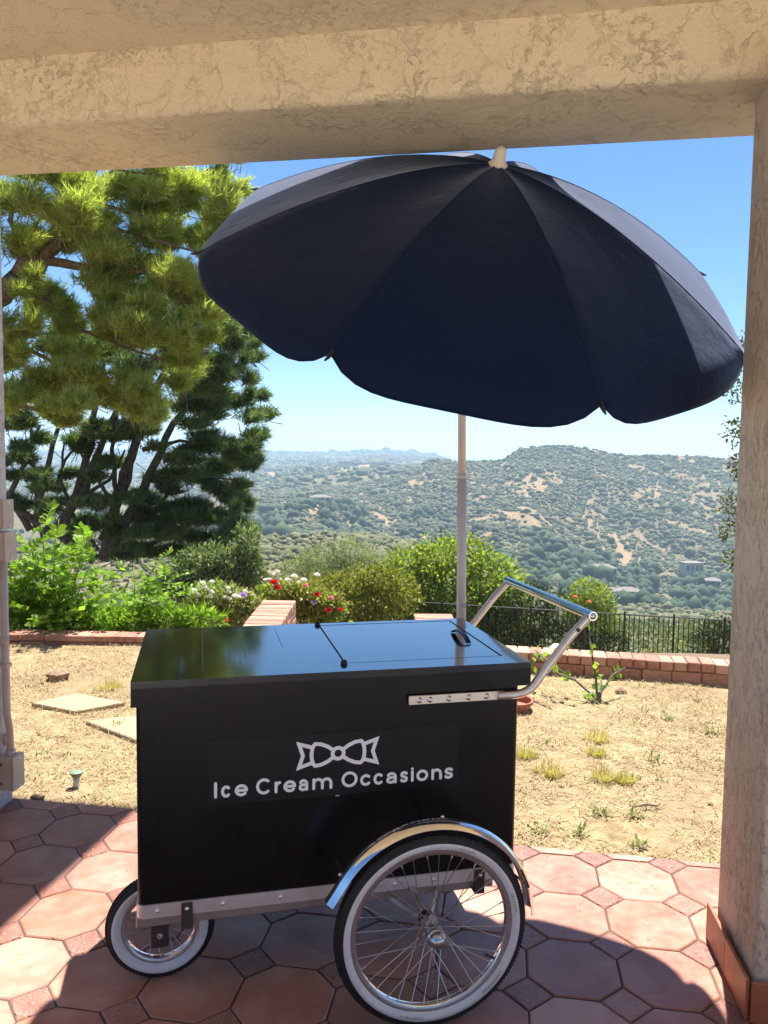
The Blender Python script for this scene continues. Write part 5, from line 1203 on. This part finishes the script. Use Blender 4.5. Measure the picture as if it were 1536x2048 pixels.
for g8 in range(8):
    a0, a1 = PH+g8*PI/4, PH+(g8+1)*PI/4; st = len(v)
    for i in range(NR+1):
        for j in range(NS+1):
            t = j/NS; s = i/NR
            pa = uw(UR*min(s, 1), a0, prof_h(min(s, 1))); pb = uw(UR*min(s, 1), a1, prof_h(min(s, 1)))
            pa = Vector(pa); pb = Vector(pb); p_ = pa.lerp(pb, t)
            # cloth is pulled a little inwards between the ribs
            p_ -= Vector(axn)*(.020*math.sin(PI*t)*math.sin(PI*min(s, 1)**.8)) - Vector(unit(p_-Vector(uw(0, 0, 0))))*.012*math.sin(PI*t)*s
            v.append(p_)
    for i in range(NR):
        for j in range(NS): a_ = st+i*(NS+1)+j; f.append((a_, a_+1, a_+NS+2, a_+NS+1))
    # hanging hem with rounded corners
    st2 = len(v); NH = 4
    for i in range(NH+1):
        for j in range(NS+1):
            t = j/NS; tt_ = .5-.5*math.cos(PI*t) if False else t
            pa = Vector(uw(UR, a0, 0)); pb = Vector(uw(UR, a1, 0)); p_ = pa.lerp(pb, t)
            rad = unit(np.array(p_-Vector(uw(0, 0, 0)))); p_ += Vector(rad)*.012*math.sin(PI*t)
            dep = .096*(1-abs(2*t-1)**4.6)*i/NH
            dn = Vector(rad)*.58-Vector(axn)*.81
            v.append(p_+dn*dep+Vector(rad)*.004*math.sin(t*PI*3+g8)*i/NH)
    for i in range(NH):
        for j in range(NS): a_ = st2+i*(NS+1)+j; f.append((a_, a_+1, a_+NS+2, a_+NS+1))
can = MB().add(v, f).build('canopy', m_fab, um)
import bmesh
bm = bmesh.new(); bm.from_mesh(can.data); bmesh.ops.remove_doubles(bm, verts=bm.verts, dist=.0006); bm.to_mesh(can.data); bm.free(); can.data.shade_smooth()
try: can.data.set_sharp_from_angle(angle=.5)
except Exception: pass
sol = can.modifiers.new('cloth', 'SOLIDIFY'); sol.thickness = .0012; sol.offset = -1
for g8 in range(8):
    a0 = PH+g8*PI/4
    MB().tube([uw(UR*s, a0, prof_h(s)+.0012) for s in np.linspace(.03, 1, 16)], .0019, 4).build('seam', m_fab, can, True)
    MB().tube([uw(UR*s, a0, prof_h(s)-.007) for s in np.linspace(.02, 1, 12)], .0035, 5).build('rib', m_brack, um, True)
    MB().tube([uw(.03, a0, UH-.42), uw(UR*.52, a0, prof_h(.52)-.01)], .003, 5).build('stretcher', m_brack, um, True)
    MB().tube([uw(UR*.985, a0, .006), uw(UR*1.012, a0, -.004), uw(UR*1.03, a0, -.008)], [.006, .006, .003], 8).build('rib_tip', m_blackpl, um, True)
MB().lathe([(.0, .066), (.010, .064), (.018, .056), (.022, .044), (.023, .026), (.027, .015), (.035, .006), (.038, 0), (.0, -.002)], c=uw(0, 0, UH-.004), seg=24, M=Mu).build('finial', m_plast, um, True)
# pole: lower tube, collar, upper tube, tilt joint, tilted top piece
zj = 1.315*S-.62; tj = (1.4414*S-1.315*S)/axn[2]
jp = ctr-axn*tj-ub
MB().tube([(0, 0, -.0), (jp[0]*.55, jp[1]*.55, 1.595-.62)], .0195, 20).build('lower_pole', m_pole, um, True)
MB().tube([(jp[0]*.55, jp[1]*.55, 1.590-.62), (jp[0]*.57, jp[1]*.57, 1.602-.62)], .0212, 20).build('collar', m_pole, um, True)
MB().tube([(jp[0]*.57, jp[1]*.57, 1.60-.62), jp], .0165, 20).build('upper_pole', m_pole, um, True)
MB().tube([jp-np.array([0, 0, .03]), jp, jp+axn*.04], .021, 16).build('tilt_joint', m_blackpl, um, True)
MB().tube([jp+axn*.03, uw(0, 0, UH-.01)], .0155, 16).build('top_pole', m_pole, um, True)
MB().lathe([(.018, -.03), (.034, -.03), (.034, .01), (.018, .01)], c=uw(0, 0, UH-.42), seg=16, M=Mu).build('runner', m_blackpl, um, True)
for zz in (.985, .995): MB().lathe([(.0199, 0), (.0199, .002)], c=(0, 0, zz+.07-.62+.0), seg=20).build('mark_ring', m_brack, um, True)

# ================================================================== HAZE
hz = MB().box(-6500, 6500, -300, 9400, -330, 120).build('haze'); tag(hz, 'thin pale blue haze over the valley and hills', 'haze', kind='stuff')
M = bpy.data.materials.new('haze_air'); M.use_nodes = True; t = M.node_tree; t.nodes.clear()
pv = t.nodes.new('ShaderNodeVolumePrincipled'); pv.inputs['Color'].default_value = (.56, .78, 1.0, 1); pv.inputs['Density'].default_value = .00025; pv.inputs['Anisotropy'].default_value = .2
om = t.nodes.new('ShaderNodeOutputMaterial'); t.links.new(pv.outputs[0], om.inputs['Volume']); hz.data.materials.append(M)
